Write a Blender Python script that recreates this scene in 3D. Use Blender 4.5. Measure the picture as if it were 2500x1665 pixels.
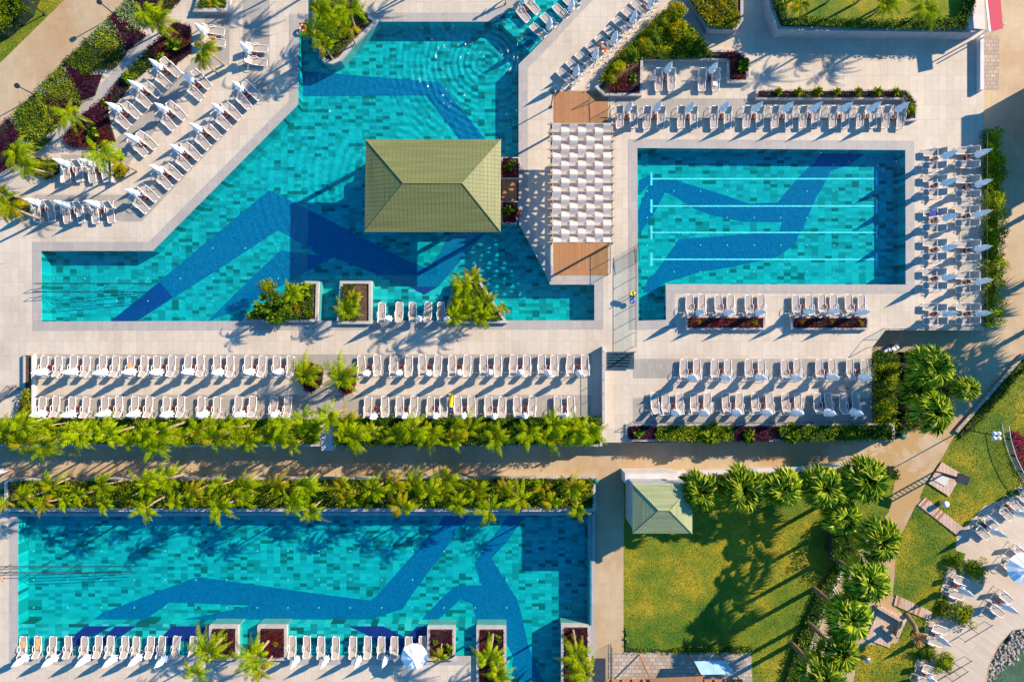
import bpy, math, random
from mathutils import Vector, Matrix, noise
from mathutils.geometry import tessellate_polygon
R = math.radians
PI = math.pi
for _o in list(bpy.data.objects): bpy.data.objects.remove(_o)
scene = bpy.context.scene
COL = scene.collection
# ---------------------------------------------------------------- camera, sky, sun, exposure
CAM_H = 57.47            # drone height in metres above the pool deck
PPM = 29.0               # image scale: pixels per metre at deck level
cam_d = bpy.data.cameras.new('camera'); cam = bpy.data.objects.new('camera', cam_d); COL.objects.link(cam)
cam_d.lens = 24; cam_d.sensor_width = 36; cam_d.clip_end = 2000; cam_d.clip_start = 0.5
cam.location = (0, 0, CAM_H); cam.rotation_euler = (0, 0, 0)
scene.camera = cam
SUN_EL, SUN_AZ = 29.0, 29.0     # elevation; azimuth counter-clockwise from +X
w = bpy.data.worlds.new('World'); scene.world = w; w.use_nodes = True
nt = w.node_tree; bg = nt.nodes['Background']
sky = nt.nodes.new('ShaderNodeTexSky'); sky.sky_type = 'NISHITA'; sky.sun_disc = False
sky.sun_elevation = R(SUN_EL); sky.sun_rotation = R(90 - SUN_AZ); sky.ozone_density = 6.0; sky.dust_density = 0.0; sky.air_density = 1.0
_tint = nt.nodes.new('ShaderNodeMix'); _tint.data_type = 'RGBA'; _tint.blend_type = 'MULTIPLY'; _tint.inputs[0].default_value = 1.0; _tint.inputs[7].default_value = (0.30, 0.90, 1.08, 1)
nt.links.new(sky.outputs[0], _tint.inputs[6]); nt.links.new(_tint.outputs[2], bg.inputs[0]); bg.inputs[1].default_value = 0.125   # deep clear blue sky
sd = bpy.data.lights.new('sun', 'SUN'); sun = bpy.data.objects.new('sun', sd); COL.objects.link(sun)
sd.energy = 5.0; sd.angle = R(0.53); sd.color = (1.0, 0.84, 0.64)
_sv = Vector((math.cos(R(SUN_AZ))*math.cos(R(SUN_EL)), math.sin(R(SUN_AZ))*math.cos(R(SUN_EL)), math.sin(R(SUN_EL))))
sun.rotation_euler = _sv.to_track_quat('Z', 'Y').to_euler(); sun.location = (30, 17, 40)
vs = scene.view_settings; vs.view_transform = 'Standard'; vs.look = 'None'; vs.exposure = 0.95; vs.gamma = 1
scene.render.resolution_x = 1024; scene.render.resolution_y = 681
try:
    scene.cycles.transparent_max_bounces = 12; scene.cycles.max_bounces = 6
except Exception: pass

LOW = -1.6               # level of the promenade, lawns and lower pool
def G(px, py, z=0.0):    # image pixels -> metres, back-projected through the camera, for a point standing at level z
    k = (CAM_H - z)/CAM_H
    return ((px-1250)/PPM*k, (832.5-py)/PPM*k)
def GP(poly, z=0.0): return [G(x, y, z) for x, y in poly]
# ---------------------------------------------------------------- materials
MATS = {}
def node(nt, t, **kw):
    n = nt.nodes.new(t)
    for k, v in kw.items(): setattr(n, k, v)
    return n
def newmat(name):
    m = bpy.data.materials.new(name); m.use_nodes = True
    nt = m.node_tree; p = nt.nodes['Principled BSDF']; MATS[name] = m
    return m, nt, p
def c4(c): return (c[0], c[1], c[2], 1.0)
def ramp(nt, fac, stops):
    r = node(nt, 'ShaderNodeValToRGB'); nt.links.new(fac, r.inputs[0])
    el = r.color_ramp.elements
    while len(el) < len(stops): el.new(0.5)
    for e, (p, c) in zip(el, stops): e.position = p; e.color = c4(c)
    return r.outputs[0]
def mixc(nt, fac, a, b, mode='MIX'):
    n = node(nt, 'ShaderNodeMix', data_type='RGBA', blend_type=mode)
    for i, v in ((0, fac), (6, a), (7, b)):
        if isinstance(v, (int, float)): n.inputs[i].default_value = v
        elif isinstance(v, tuple): n.inputs[i].default_value = c4(v)
        else: nt.links.new(v, n.inputs[i])
    return n.outputs[2]
def noi(nt, co, scale, detail=3, rough=0.55, dist=0.0):
    n = node(nt, 'ShaderNodeTexNoise'); n.inputs['Scale'].default_value = scale; n.inputs['Detail'].default_value = detail
    n.inputs['Roughness'].default_value = rough; n.inputs['Distortion'].default_value = dist
    nt.links.new(co, n.inputs['Vector']); return n.outputs['Fac']
def objco(nt): return node(nt, 'ShaderNodeTexCoord').outputs['Object']
def bump(nt, p, h, strength=0.3, dist=0.02):
    b = node(nt, 'ShaderNodeBump'); b.inputs['Strength'].default_value = strength; b.inputs['Distance'].default_value = dist
    nt.links.new(h, b.inputs['Height']); nt.links.new(b.outputs[0], p.inputs['Normal'])
def plain(name, col, rough=0.6, var=0.12, scale=3.0, metal=0.0, bmp=0.0):
    m, nt, p = newmat(name); co = objco(nt)
    f = noi(nt, co, scale, 4)
    dk = tuple(c*(1-var*1.6) for c in col); lt = tuple(min(1, c*(1+var)) for c in col)
    nt.links.new(ramp(nt, f, [(0.3, dk), (0.7, lt)]), p.inputs['Base Color'])
    p.inputs['Roughness'].default_value = rough; p.inputs['Metallic'].default_value = metal
    if bmp: bump(nt, p, noi(nt, co, scale*6, 3), bmp, 0.01)
    return m
def paving(name, col, w, h, joint=0.012, jd=0.75, stain=(0.5, 0.42, 0.3), stain_amt=0.25, var=0.08, rot=0, off=0.0, rough=0.75):
    """stone slabs: per-slab tone, joints, and worn blotches"""
    m, nt, p = newmat(name); co = objco(nt)
    if rot:
        mp = node(nt, 'ShaderNodeMapping'); mp.inputs['Rotation'].default_value = (0, 0, rot); nt.links.new(co, mp.inputs[0]); co = mp.outputs[0]
    b = node(nt, 'ShaderNodeTexBrick'); b.offset = off; b.squash = 1
    nt.links.new(co, b.inputs['Vector']); b.inputs['Scale'].default_value = 1
    b.inputs['Brick Width'].default_value = w; b.inputs['Row Height'].default_value = h
    b.inputs['Mortar Size'].default_value = joint; b.inputs['Mortar Smooth'].default_value = 0.3; b.inputs['Bias'].default_value = 0
    b.inputs['Color1'].default_value = c4(tuple(c*(1-var) for c in col)); b.inputs['Color2'].default_value = c4(tuple(min(1, c*(1+var)) for c in col))
    b.inputs['Mortar'].default_value = c4(tuple(c*jd for c in col))
    f1 = noi(nt, co, 0.22, 5, 0.6); f2 = noi(nt, co, 2.6, 5, 0.65)
    c1 = mixc(nt, ramp(nt, f1, [(0.42, (0, 0, 0)), (0.75, (stain_amt,)*3)]), b.outputs['Color'], stain, 'MULTIPLY')
    c2 = mixc(nt, ramp(nt, f2, [(0.42, (0, 0, 0)), (0.8, (0.22,)*3)]), c1, (0.5, 0.48, 0.46), 'MULTIPLY')
    nt.links.new(c2, p.inputs['Base Color']); p.inputs['Roughness'].default_value = rough
    bump(nt, p, f2, 0.15, 0.01)
    return m
def leafmat(name, cols, trans=0.25, rough=0.5):
    m, nt, p = newmat(name)
    g = node(nt, 'ShaderNodeNewGeometry'); oi = node(nt, 'ShaderNodeObjectInfo')
    n = len(cols)
    r = ramp(nt, g.outputs['Random Per Island'], [((i+0.5)/n, c) for i, c in enumerate(cols)])
    f = noi(nt, objco(nt), 0.9, 3)
    r2 = mixc(nt, ramp(nt, f, [(0.35, (0, 0, 0)), (0.7, (0.55,)*3)]), r, tuple(c*0.55 for c in cols[0]))
    hs = node(nt, 'ShaderNodeHueSaturation'); nt.links.new(r2, hs.inputs['Color'])
    mm = node(nt, 'ShaderNodeMapRange'); nt.links.new(oi.outputs['Random'], mm.inputs[0]); mm.inputs[3].default_value = 0.8; mm.inputs[4].default_value = 1.15
    nt.links.new(mm.outputs[0], hs.inputs['Value'])
    nt.links.new(hs.outputs[0], p.inputs['Base Color']); p.inputs['Roughness'].default_value = rough
    p.inputs['Specular IOR Level'].default_value = 0.03
    tr = node(nt, 'ShaderNodeBsdfTranslucent'); nt.links.new(hs.outputs[0], tr.inputs[0])
    mx = node(nt, 'ShaderNodeMixShader'); mx.inputs[0].default_value = trans
    nt.links.new(p.outputs[0], mx.inputs[1]); nt.links.new(tr.outputs[0], mx.inputs[2])
    nt.links.new(mx.outputs[0], nt.nodes['Material Output'].inputs[0])
    return m
def tilemat(name, stops, tw=0.585, th=0.293, wob=0.25, grout=0.35, rings=(), rstr=0.22):
    """pool tiles: one tone per tile, thin grout"""
    m, nt, p = newmat(name); co = objco(nt)
    sn = node(nt, 'ShaderNodeVectorMath', operation='SNAP'); nt.links.new(co, sn.inputs[0]); sn.inputs[1].default_value = (tw, th, 50)
    wn = node(nt, 'ShaderNodeTexWhiteNoise'); nt.links.new(sn.outputs[0], wn.inputs['Vector'])
    c = ramp(nt, wn.outputs['Value'], stops)
    for nd in nt.nodes:
        if nd.bl_idname == 'ShaderNodeValToRGB': nd.color_ramp.interpolation = 'CONSTANT'
    b = node(nt, 'ShaderNodeTexBrick'); b.offset = 0
    nt.links.new(co, b.inputs['Vector']); b.inputs['Scale'].default_value = 1
    b.inputs['Brick Width'].default_value = tw; b.inputs['Row Height'].default_value = th; b.inputs['Mortar Size'].default_value = 0.008
    b.inputs['Color1'].default_value = (0, 0, 0, 1); b.inputs['Color2'].default_value = (0, 0, 0, 1); b.inputs['Mortar'].default_value = (grout,)*3+(1,)
    c = mixc(nt, b.outputs['Color'], c, (0.3, 0.45, 0.45), 'MULTIPLY')
    f = noi(nt, co, 0.35, 3); c = mixc(nt, ramp(nt, f, [(0.4, (0, 0, 0)), (0.7, (wob,)*3)]), c, (0.55, 0.85, 0.85), 'MULTIPLY')
    nt.links.new(c, p.inputs['Base Color']); p.inputs['Roughness'].default_value = 0.4; p.inputs['Specular IOR Level'].default_value = 0.1
    bump(nt, p, ripples(nt, co, rings), rstr, 0.12)
    return m
def ripples(nt, co, rings):  # bumps shaped into the flat pool floor, imitating caustic light streaks
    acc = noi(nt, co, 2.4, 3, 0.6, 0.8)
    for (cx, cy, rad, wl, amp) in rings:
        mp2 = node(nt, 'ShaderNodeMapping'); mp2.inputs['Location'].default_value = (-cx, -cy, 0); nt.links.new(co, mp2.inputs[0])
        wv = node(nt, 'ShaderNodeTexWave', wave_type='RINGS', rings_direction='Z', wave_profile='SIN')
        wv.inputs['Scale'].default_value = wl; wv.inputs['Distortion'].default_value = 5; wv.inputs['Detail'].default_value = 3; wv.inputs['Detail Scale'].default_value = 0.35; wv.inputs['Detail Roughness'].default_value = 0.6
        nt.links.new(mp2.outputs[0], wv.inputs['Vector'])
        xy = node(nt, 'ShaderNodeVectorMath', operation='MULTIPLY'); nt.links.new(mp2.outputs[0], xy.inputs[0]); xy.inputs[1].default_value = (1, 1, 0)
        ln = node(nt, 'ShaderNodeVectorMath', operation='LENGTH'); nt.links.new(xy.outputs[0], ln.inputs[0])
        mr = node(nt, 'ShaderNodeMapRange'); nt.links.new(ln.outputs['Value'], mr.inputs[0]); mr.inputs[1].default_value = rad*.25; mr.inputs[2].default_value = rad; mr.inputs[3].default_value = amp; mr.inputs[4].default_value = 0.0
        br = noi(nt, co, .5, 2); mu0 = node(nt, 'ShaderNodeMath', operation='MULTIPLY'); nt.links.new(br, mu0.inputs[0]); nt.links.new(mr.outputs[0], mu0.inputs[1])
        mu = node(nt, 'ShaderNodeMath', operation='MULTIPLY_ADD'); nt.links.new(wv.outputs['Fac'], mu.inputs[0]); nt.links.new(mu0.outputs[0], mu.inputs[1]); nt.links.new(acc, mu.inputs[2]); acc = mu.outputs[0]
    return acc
T0 = (0.010, 0.385, 0.405)
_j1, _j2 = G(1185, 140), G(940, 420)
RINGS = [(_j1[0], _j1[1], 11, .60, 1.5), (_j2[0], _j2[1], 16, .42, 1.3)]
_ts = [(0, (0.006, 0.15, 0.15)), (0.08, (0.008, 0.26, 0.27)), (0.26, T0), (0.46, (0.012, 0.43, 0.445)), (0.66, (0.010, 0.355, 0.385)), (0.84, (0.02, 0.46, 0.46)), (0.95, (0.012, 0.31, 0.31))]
tilemat('pool_tile', _ts); tilemat('pool_tile_caustic_bump', _ts, rings=RINGS, rstr=.5)
tilemat('shelf_tile', [(0, (0.02, 0.12, 0.12)), (0.14, (0.03, 0.25, 0.25)), (0.30, (0.03, 0.42, 0.42)), (0.50, (0.05, 0.50, 0.47)), (0.72, (0.03, 0.37, 0.38)), (0.86, (0.14, 0.55, 0.50)), (0.95, (0.02, 0.30, 0.30))])
def mosaic(name, col, rings=(), rstr=0.15):
    m, nt, p = newmat(name); co = objco(nt)
    sn = node(nt, 'ShaderNodeVectorMath', operation='SNAP'); nt.links.new(co, sn.inputs[0]); sn.inputs[1].default_value = (0.1, 0.1, 50)
    wn = node(nt, 'ShaderNodeTexWhiteNoise'); nt.links.new(sn.outputs[0], wn.inputs['Vector'])
    nt.links.new(ramp(nt, wn.outputs['Value'], [(0, tuple(c*0.8 for c in col)), (1, tuple(c*1.22 for c in col))]), p.inputs['Base Color'])
    p.inputs['Roughness'].default_value = 0.4; p.inputs['Specular IOR Level'].default_value = 0.1; bump(nt, p, ripples(nt, co, rings), rstr, 0.12); return m
mosaic('ribbon_blue_caustic_bump', (0.003, 0.14, 0.305), RINGS, .5); mosaic('ribbon_blue', (0.003, 0.14, 0.305)); mosaic('ribbon_deep', (0.005, 0.045, 0.22)); mosaic('ribbon_purple', (0.045, 0.03, 0.20))
mosaic('lane_white', (0.42, 0.78, 0.78))
def watermat(name, tint, milk, scale, rstr, dirx=(1, 1, 1), rings=None, milkc=(0.05, 0.62, 0.70)):
    m, nt, p = newmat(name); co = objco(nt)
    nt.nodes.remove(p); out = nt.nodes['Material Output']
    mp = node(nt, 'ShaderNodeMapping'); mp.inputs['Scale'].default_value = dirx; nt.links.new(co, mp.inputs[0])
    h = noi(nt, mp.outputs[0], scale, 4, 0.6, 0.6)
    if rings:                       # circles of ripples running out from water jets
        acc = None
        for (cx, cy, rad, wl) in rings:
            mp2 = node(nt, 'ShaderNodeMapping'); mp2.inputs['Location'].default_value = (-cx, -cy, 0); nt.links.new(co, mp2.inputs[0])
            wv = node(nt, 'ShaderNodeTexWave', wave_type='RINGS', rings_direction='Z', wave_profile='SIN')
            wv.inputs['Scale'].default_value = wl; wv.inputs['Distortion'].default_value = 7; wv.inputs['Detail'].default_value = 2; wv.inputs['Detail Scale'].default_value = 0.8
            nt.links.new(mp2.outputs[0], wv.inputs['Vector'])
            ln = node(nt, 'ShaderNodeVectorMath', operation='LENGTH'); nt.links.new(mp2.outputs[0], ln.inputs[0])
            mr = node(nt, 'ShaderNodeMapRange'); nt.links.new(ln.outputs['Value'], mr.inputs[0]); mr.inputs[1].default_value = 0.5; mr.inputs[2].default_value = rad; mr.inputs[3].default_value = 0.55; mr.inputs[4].default_value = 0.0
            mu = node(nt, 'ShaderNodeMath', operation='MULTIPLY'); nt.links.new(wv.outputs['Fac'], mu.inputs[0]); nt.links.new(mr.outputs[0], mu.inputs[1])
            if acc is None: acc = mu.outputs[0]
            else:
                ad = node(nt, 'ShaderNodeMath', operation='ADD'); nt.links.new(acc, ad.inputs[0]); nt.links.new(mu.outputs[0], ad.inputs[1]); acc = ad.outputs[0]
        ad = node(nt, 'ShaderNodeMath', operation='ADD'); nt.links.new(acc, ad.inputs[0]); nt.links.new(h, ad.inputs[1]); h = ad.outputs[0]
    b = node(nt, 'ShaderNodeBump'); b.inputs['Strength'].default_value = rstr; b.inputs['Distance'].default_value = 0.12; nt.links.new(h, b.inputs['Height'])
    tr = node(nt, 'ShaderNodeBsdfTransparent'); tr.inputs[0].default_value = c4(tint)
    gl = node(nt, 'ShaderNodeBsdfGlossy'); gl.inputs['Roughness'].default_value = 0.12; nt.links.new(b.outputs[0], gl.inputs['Normal'])
    df = node(nt, 'ShaderNodeBsdfDiffuse'); df.inputs[0].default_value = c4(milkc); nt.links.new(b.outputs[0], df.inputs['Normal'])
    lw = node(nt, 'ShaderNodeLayerWeight'); lw.inputs[0].default_value = 0.5
    pw = node(nt, 'ShaderNodeMath', operation='POWER'); nt.links.new(lw.outputs['Facing'], pw.inputs[0]); pw.inputs[1].default_value = 5
    fr = node(nt, 'ShaderNodeMath', operation='MULTIPLY_ADD'); nt.links.new(pw.outputs[0], fr.inputs[0]); fr.inputs[1].default_value = 0.96; fr.inputs[2].default_value = 0.016
    m1 = node(nt, 'ShaderNodeMixShader'); m1.inputs[0].default_value = milk; nt.links.new(tr.outputs[0], m1.inputs[1]); nt.links.new(df.outputs[0], m1.inputs[2])
    m2 = node(nt, 'ShaderNodeMixShader'); nt.links.new(fr.outputs[0], m2.inputs[0]); nt.links.new(m1.outputs[0], m2.inputs[1]); nt.links.new(gl.outputs[0], m2.inputs[2])
    nt.links.new(m2.outputs[0], out.inputs[0]); return m
j1 = G(1185, 140); j2 = G(925, 300); j3 = G(1040, 330)
watermat('water_main', (0.42, 0.90, 0.91), 0.03, 1.6, 1.0, dirx=(1, 0.55, 1), rings=[(j1[0], j1[1], 10, 0.62), (j2[0], j2[1]+3, 14, 0.5)])
watermat('water_calm', (0.42, 0.90, 0.91), 0.004, 3.2, 0.35)
watermat('water_sea', (0.55, 0.72, 0.62), 0.30, 2.0, 0.6, milkc=(0.12, 0.20, 0.14))
# stone, render, timber ...
paving('deck_paving', (0.545, 0.46, 0.365), 0.62, 1.24, 0.016, 0.78, stain_amt=0.36, var=0.055)
paving('deck_grey', (0.34, 0.305, 0.265), 0.31, 0.62, 0.012, 0.8, stain_amt=0.3, var=0.06)
paving('coping_stone', (0.37, 0.335, 0.305), 0.42, 0.84, 0.012, 0.78, stain_amt=0.2, var=0.06)
paving('promenade_paving', (0.45, 0.335, 0.205), 0.5, 1.0, 0.010, 0.86, stain=(0.75, 0.52, 0.30), stain_amt=0.7, var=0.04)
_m = MATS['promenade_paving']; _nt = _m.node_tree; _p = _nt.nodes['Principled BSDF']; _src = _p.inputs['Base Color'].links[0].from_socket   # ochre silt washed over the path by the palms
_co = objco(_nt); _n = noi(_nt, _co, 0.35, 5, 0.65, 0.4); _d = node(_nt, 'ShaderNodeVectorMath', operation='DISTANCE'); _nt.links.new(_co, _d.inputs[0]); _d.inputs[1].default_value = (34, -13, LOW)
_r = node(_nt, 'ShaderNodeMapRange'); _nt.links.new(_d.outputs['Value'], _r.inputs[0]); _r.inputs[1].default_value = 5; _r.inputs[2].default_value = 16; _r.inputs[3].default_value = 1; _r.inputs[4].default_value = 0
_k = node(_nt, 'ShaderNodeMath', operation='MULTIPLY'); _nt.links.new(ramp(_nt, _n, [(0.47, (0, 0, 0)), (0.52, (1, 1, 1))]), _k.inputs[0]); _nt.links.new(_r.outputs[0], _k.inputs[1])
_nt.links.new(mixc(_nt, _k.outputs[0], _src, (0.38, 0.235, 0.09)), _p.inputs['Base Color'])
paving('beach_boards', (0.52, 0.43, 0.335), 4.0, 0.24, 0.010, 0.7, stain=(0.7, 0.55, 0.4), stain_amt=0.5, var=0.05, rot=0.6)
paving('timber_deck', (0.36, 0.165, 0.065), 0.14, 3.0, 0.010, 0.55, stain_amt=0.2, var=0.12, off=0.5)
paving('planks', (0.52, 0.36, 0.27), 0.30, 3.0, 0.02, 0.5, stain_amt=0.3, var=0.1)
paving('rubble_stone', (0.40, 0.32, 0.25), 0.45, 0.33, 0.03, 0.55, stain=(0.6, 0.42, 0.3), stain_amt=0.6, var=0.2, off=0.5)
plain('wall_white', (0.55, 0.52, 0.50), 0.7, 0.08, 1.2, bmp=0.2)
plain('shade_slat', (0.02, 0.07, 0.10), 0.5, 0.2, 3)  # dark navy carries the shade lying on the walkway steps
plain('wall_grey', (0.36, 0.34, 0.33), 0.8, 0.12, 1.5, bmp=0.2)
plain('soil', (0.10, 0.055, 0.03), 0.95, 0.4, 6, bmp=0.6)
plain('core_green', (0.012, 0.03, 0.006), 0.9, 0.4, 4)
plain('white_plastic', (0.80, 0.78, 0.77), 0.35, 0.04, 5)
plain('sling', (0.385, 0.315, 0.265), 0.8, 0.06, 12)
plain('canvas_white', (0.80, 0.80, 0.82), 0.75, 0.06, 3, bmp=0.3)
plain('planter_stone', (0.42, 0.385, 0.35), 0.75, 0.1, 1.5, bmp=0.2)
plain('metal_grey', (0.35, 0.35, 0.36), 0.35, 0.1, 3, metal=0.6)
plain('metal_dark', (0.035, 0.038, 0.045), 0.4, 0.2, 3, metal=0.3)
plain('table_red', (0.16, 0.035, 0.02), 0.5, 0.2, 8)
plain('dark_pot', (0.02, 0.015, 0.015), 0.5, 0.2, 8)
plain('timber_pale', (0.42, 0.30, 0.20), 0.7, 0.15, 5)
plain('timber_orange', (0.50, 0.16, 0.04), 0.6, 0.2, 5)
plain('trunk_bark', (0.22, 0.14, 0.085), 0.9, 0.3, 9, bmp=0.8)
plain('trunk_pale', (0.45, 0.30, 0.17), 0.85, 0.25, 9, bmp=0.6)
plain('orange_plastic', (0.75, 0.13, 0.01), 0.4, 0.08, 4)
plain('yellow_plastic', (0.75, 0.55, 0.01), 0.4, 0.08, 4)
plain('blue_plastic', (0.02, 0.12, 0.35), 0.4, 0.1, 4)
plain('blue_cloth', (0.03, 0.05, 0.30), 0.9, 0.1, 8)
plain('tan_towel', (0.62, 0.36, 0.15), 0.95, 0.1, 8)
plain('red_cloth', (0.60, 0.02, 0.015), 0.8, 0.1, 8)
plain('magenta_cloth', (0.48, 0.002, 0.045), 0.7, 0.05, 3)
plain('white_cloth', (0.75, 0.74, 0.74), 0.9, 0.05, 8)
plain('skin', (0.50, 0.27, 0.17), 0.55, 0.06, 8)
plain('hair_dark', (0.02, 0.012, 0.008), 0.6, 0.2, 8)
plain('green_bin', (0.01, 0.14, 0.09), 0.5, 0.1, 4)
plain('shade_glass', (0.33, 0.52, 0.62), 0.2, 0.15, 1.2)
plain('pebble', (0.36, 0.32, 0.26), 0.9, 0.5, 5, bmp=0.8)
plain('sea_bed', (0.20, 0.24, 0.14), 0.9, 0.4, 1.5)
plain('dry_thatch', (0.35, 0.17, 0.06), 0.95, 0.3, 12)
plain('teal_tile_wall', (0.03, 0.22, 0.28), 0.4, 0.15, 3)
m, nt, p = newmat('pergola_canvas'); _f = noi(nt, objco(nt), 3, 4); _c = ramp(nt, _f, [(0.3, (0.74, 0.70, 0.64)), (0.7, (0.84, 0.80, 0.74))]); nt.links.new(_c, p.inputs['Base Color']); p.inputs['Roughness'].default_value = 0.8
_t = node(nt, 'ShaderNodeBsdfTranslucent'); nt.links.new(_c, _t.inputs[0]); _x = node(nt, 'ShaderNodeMixShader'); _x.inputs[0].default_value = 0.42; nt.links.new(p.outputs[0], _x.inputs[1]); nt.links.new(_t.outputs[0], _x.inputs[2]); nt.links.new(_x.outputs[0], nt.nodes['Material Output'].inputs[0])
# glass
m, nt, p = newmat('glass'); nt.nodes.remove(p)
tr = node(nt, 'ShaderNodeBsdfTransparent'); tr.inputs[0].default_value = (0.80, 0.90, 0.90, 1)
gl = node(nt, 'ShaderNodeBsdfGlossy'); gl.inputs['Roughness'].default_value = 0.03
mx = node(nt, 'ShaderNodeMixShader'); mx.inputs[0].default_value = 0.06; nt.links.new(tr.outputs[0], mx.inputs[1]); nt.links.new(gl.outputs[0], mx.inputs[2])
nt.links.new(mx.outputs[0], nt.nodes['Material Output'].inputs[0])
def roofmat(name, col, axis):
    """ribbed metal sheets, with weathering streaks down the slope"""
    m, nt, p = newmat(name); co = objco(nt)
    mp = node(nt, 'ShaderNodeMapping'); mp.inputs['Scale'].default_value = (6, 0.25, 1) if axis == 'x' else (0.25, 6, 1); nt.links.new(co, mp.inputs[0])
    f = noi(nt, mp.outputs[0], 1.0, 4, 0.7)
    wv = node(nt, 'ShaderNodeTexWave', bands_direction='X' if axis == 'x' else 'Y'); wv.inputs['Scale'].default_value = 1.1; nt.links.new(co, wv.inputs['Vector'])
    c = ramp(nt, f, [(0.28, tuple(x*0.66 for x in col)), (0.72, tuple(x*1.14 for x in col))])
    nt.links.new(c, p.inputs['Base Color']); p.inputs['Roughness'].default_value = 0.45
    bump(nt, p, wv.outputs['Fac'], 0.12, 0.02); return m
roofmat('roof_olive_x', (0.18, 0.185, 0.055), 'x'); roofmat('roof_olive_y', (0.18, 0.185, 0.055), 'y')
roofmat('roof_pale_x', (0.31, 0.335, 0.155), 'x'); roofmat('roof_pale_y', (0.31, 0.335, 0.155), 'y')
m, nt, p = newmat('lawn_grass'); co = objco(nt)
f1 = noi(nt, co, 0.18, 5, 0.65); f2 = noi(nt, co, 9, 4, 0.7)
c = ramp(nt, f1, [(0.36, (0.05, 0.15, 0.003)), (0.5, (0.20, 0.23, 0.004)), (0.64, (0.50, 0.34, 0.012))])
c = mixc(nt, ramp(nt, f2, [(0.35, (0.7,)*3), (0.65, (0, 0, 0))]), c, (0.35, 0.4, 0.25), 'MULTIPLY')
nt.links.new(c, p.inputs['Base Color']); p.inputs['Roughness'].default_value = 0.95; bump(nt, p, f2, 0.9, 0.08)
leafmat('leaf_palm', [(0.06, 0.17, 0.002), (0.22, 0.38, 0.002), (0.42, 0.54, 0.002), (0.62, 0.58, 0.003)], 0.4)
leafmat('grass_blade', [(0.08, 0.18, 0.003), (0.18, 0.24, 0.003), (0.32, 0.30, 0.004), (0.46, 0.34, 0.01)], 0.2)
leafmat('leaf_fan', [(0.012, 0.05, 0.003), (0.05, 0.14, 0.004), (0.18, 0.30, 0.005), (0.46, 0.48, 0.015)], 0.25)
leafmat('leaf_fan_tip', [(0.14, 0.24, 0.01), (0.32, 0.42, 0.03), (0.50, 0.55, 0.08)], 0.2)
leafmat('leaf_yellow', [(0.22, 0.20, 0.004), (0.45, 0.34, 0.006), (0.60, 0.40, 0.008)], 0.3)
leafmat('leaf_hedge', [(0.03, 0.08, 0.004), (0.08, 0.16, 0.006), (0.16, 0.23, 0.008), (0.26, 0.30, 0.01)], 0.2)
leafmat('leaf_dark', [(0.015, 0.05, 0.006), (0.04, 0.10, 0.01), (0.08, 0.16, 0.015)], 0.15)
leafmat('leaf_lime', [(0.15, 0.22, 0.006), (0.28, 0.34, 0.008), (0.42, 0.42, 0.01)], 0.25)
leafmat('leaf_silver', [(0.18, 0.26, 0.10), (0.32, 0.40, 0.16), (0.45, 0.52, 0.20)], 0.2)
leafmat('leaf_purple', [(0.035, 0.004, 0.02), (0.08, 0.008, 0.04), (0.13, 0.01, 0.07)], 0.2)
leafmat('leaf_red', [(0.09, 0.008, 0.015), (0.19, 0.015, 0.025), (0.28, 0.03, 0.03)], 0.2)
leafmat('leaf_mixed', [(0.05, 0.09, 0.006), (0.15, 0.15, 0.01), (0.30, 0.12, 0.02), (0.10, 0.16, 0.02)], 0.2)
leafmat('flower_pink', [(0.45, 0.02, 0.10), (0.60, 0.05, 0.10), (0.30, 0.02, 0.05)], 0.1)
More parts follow.
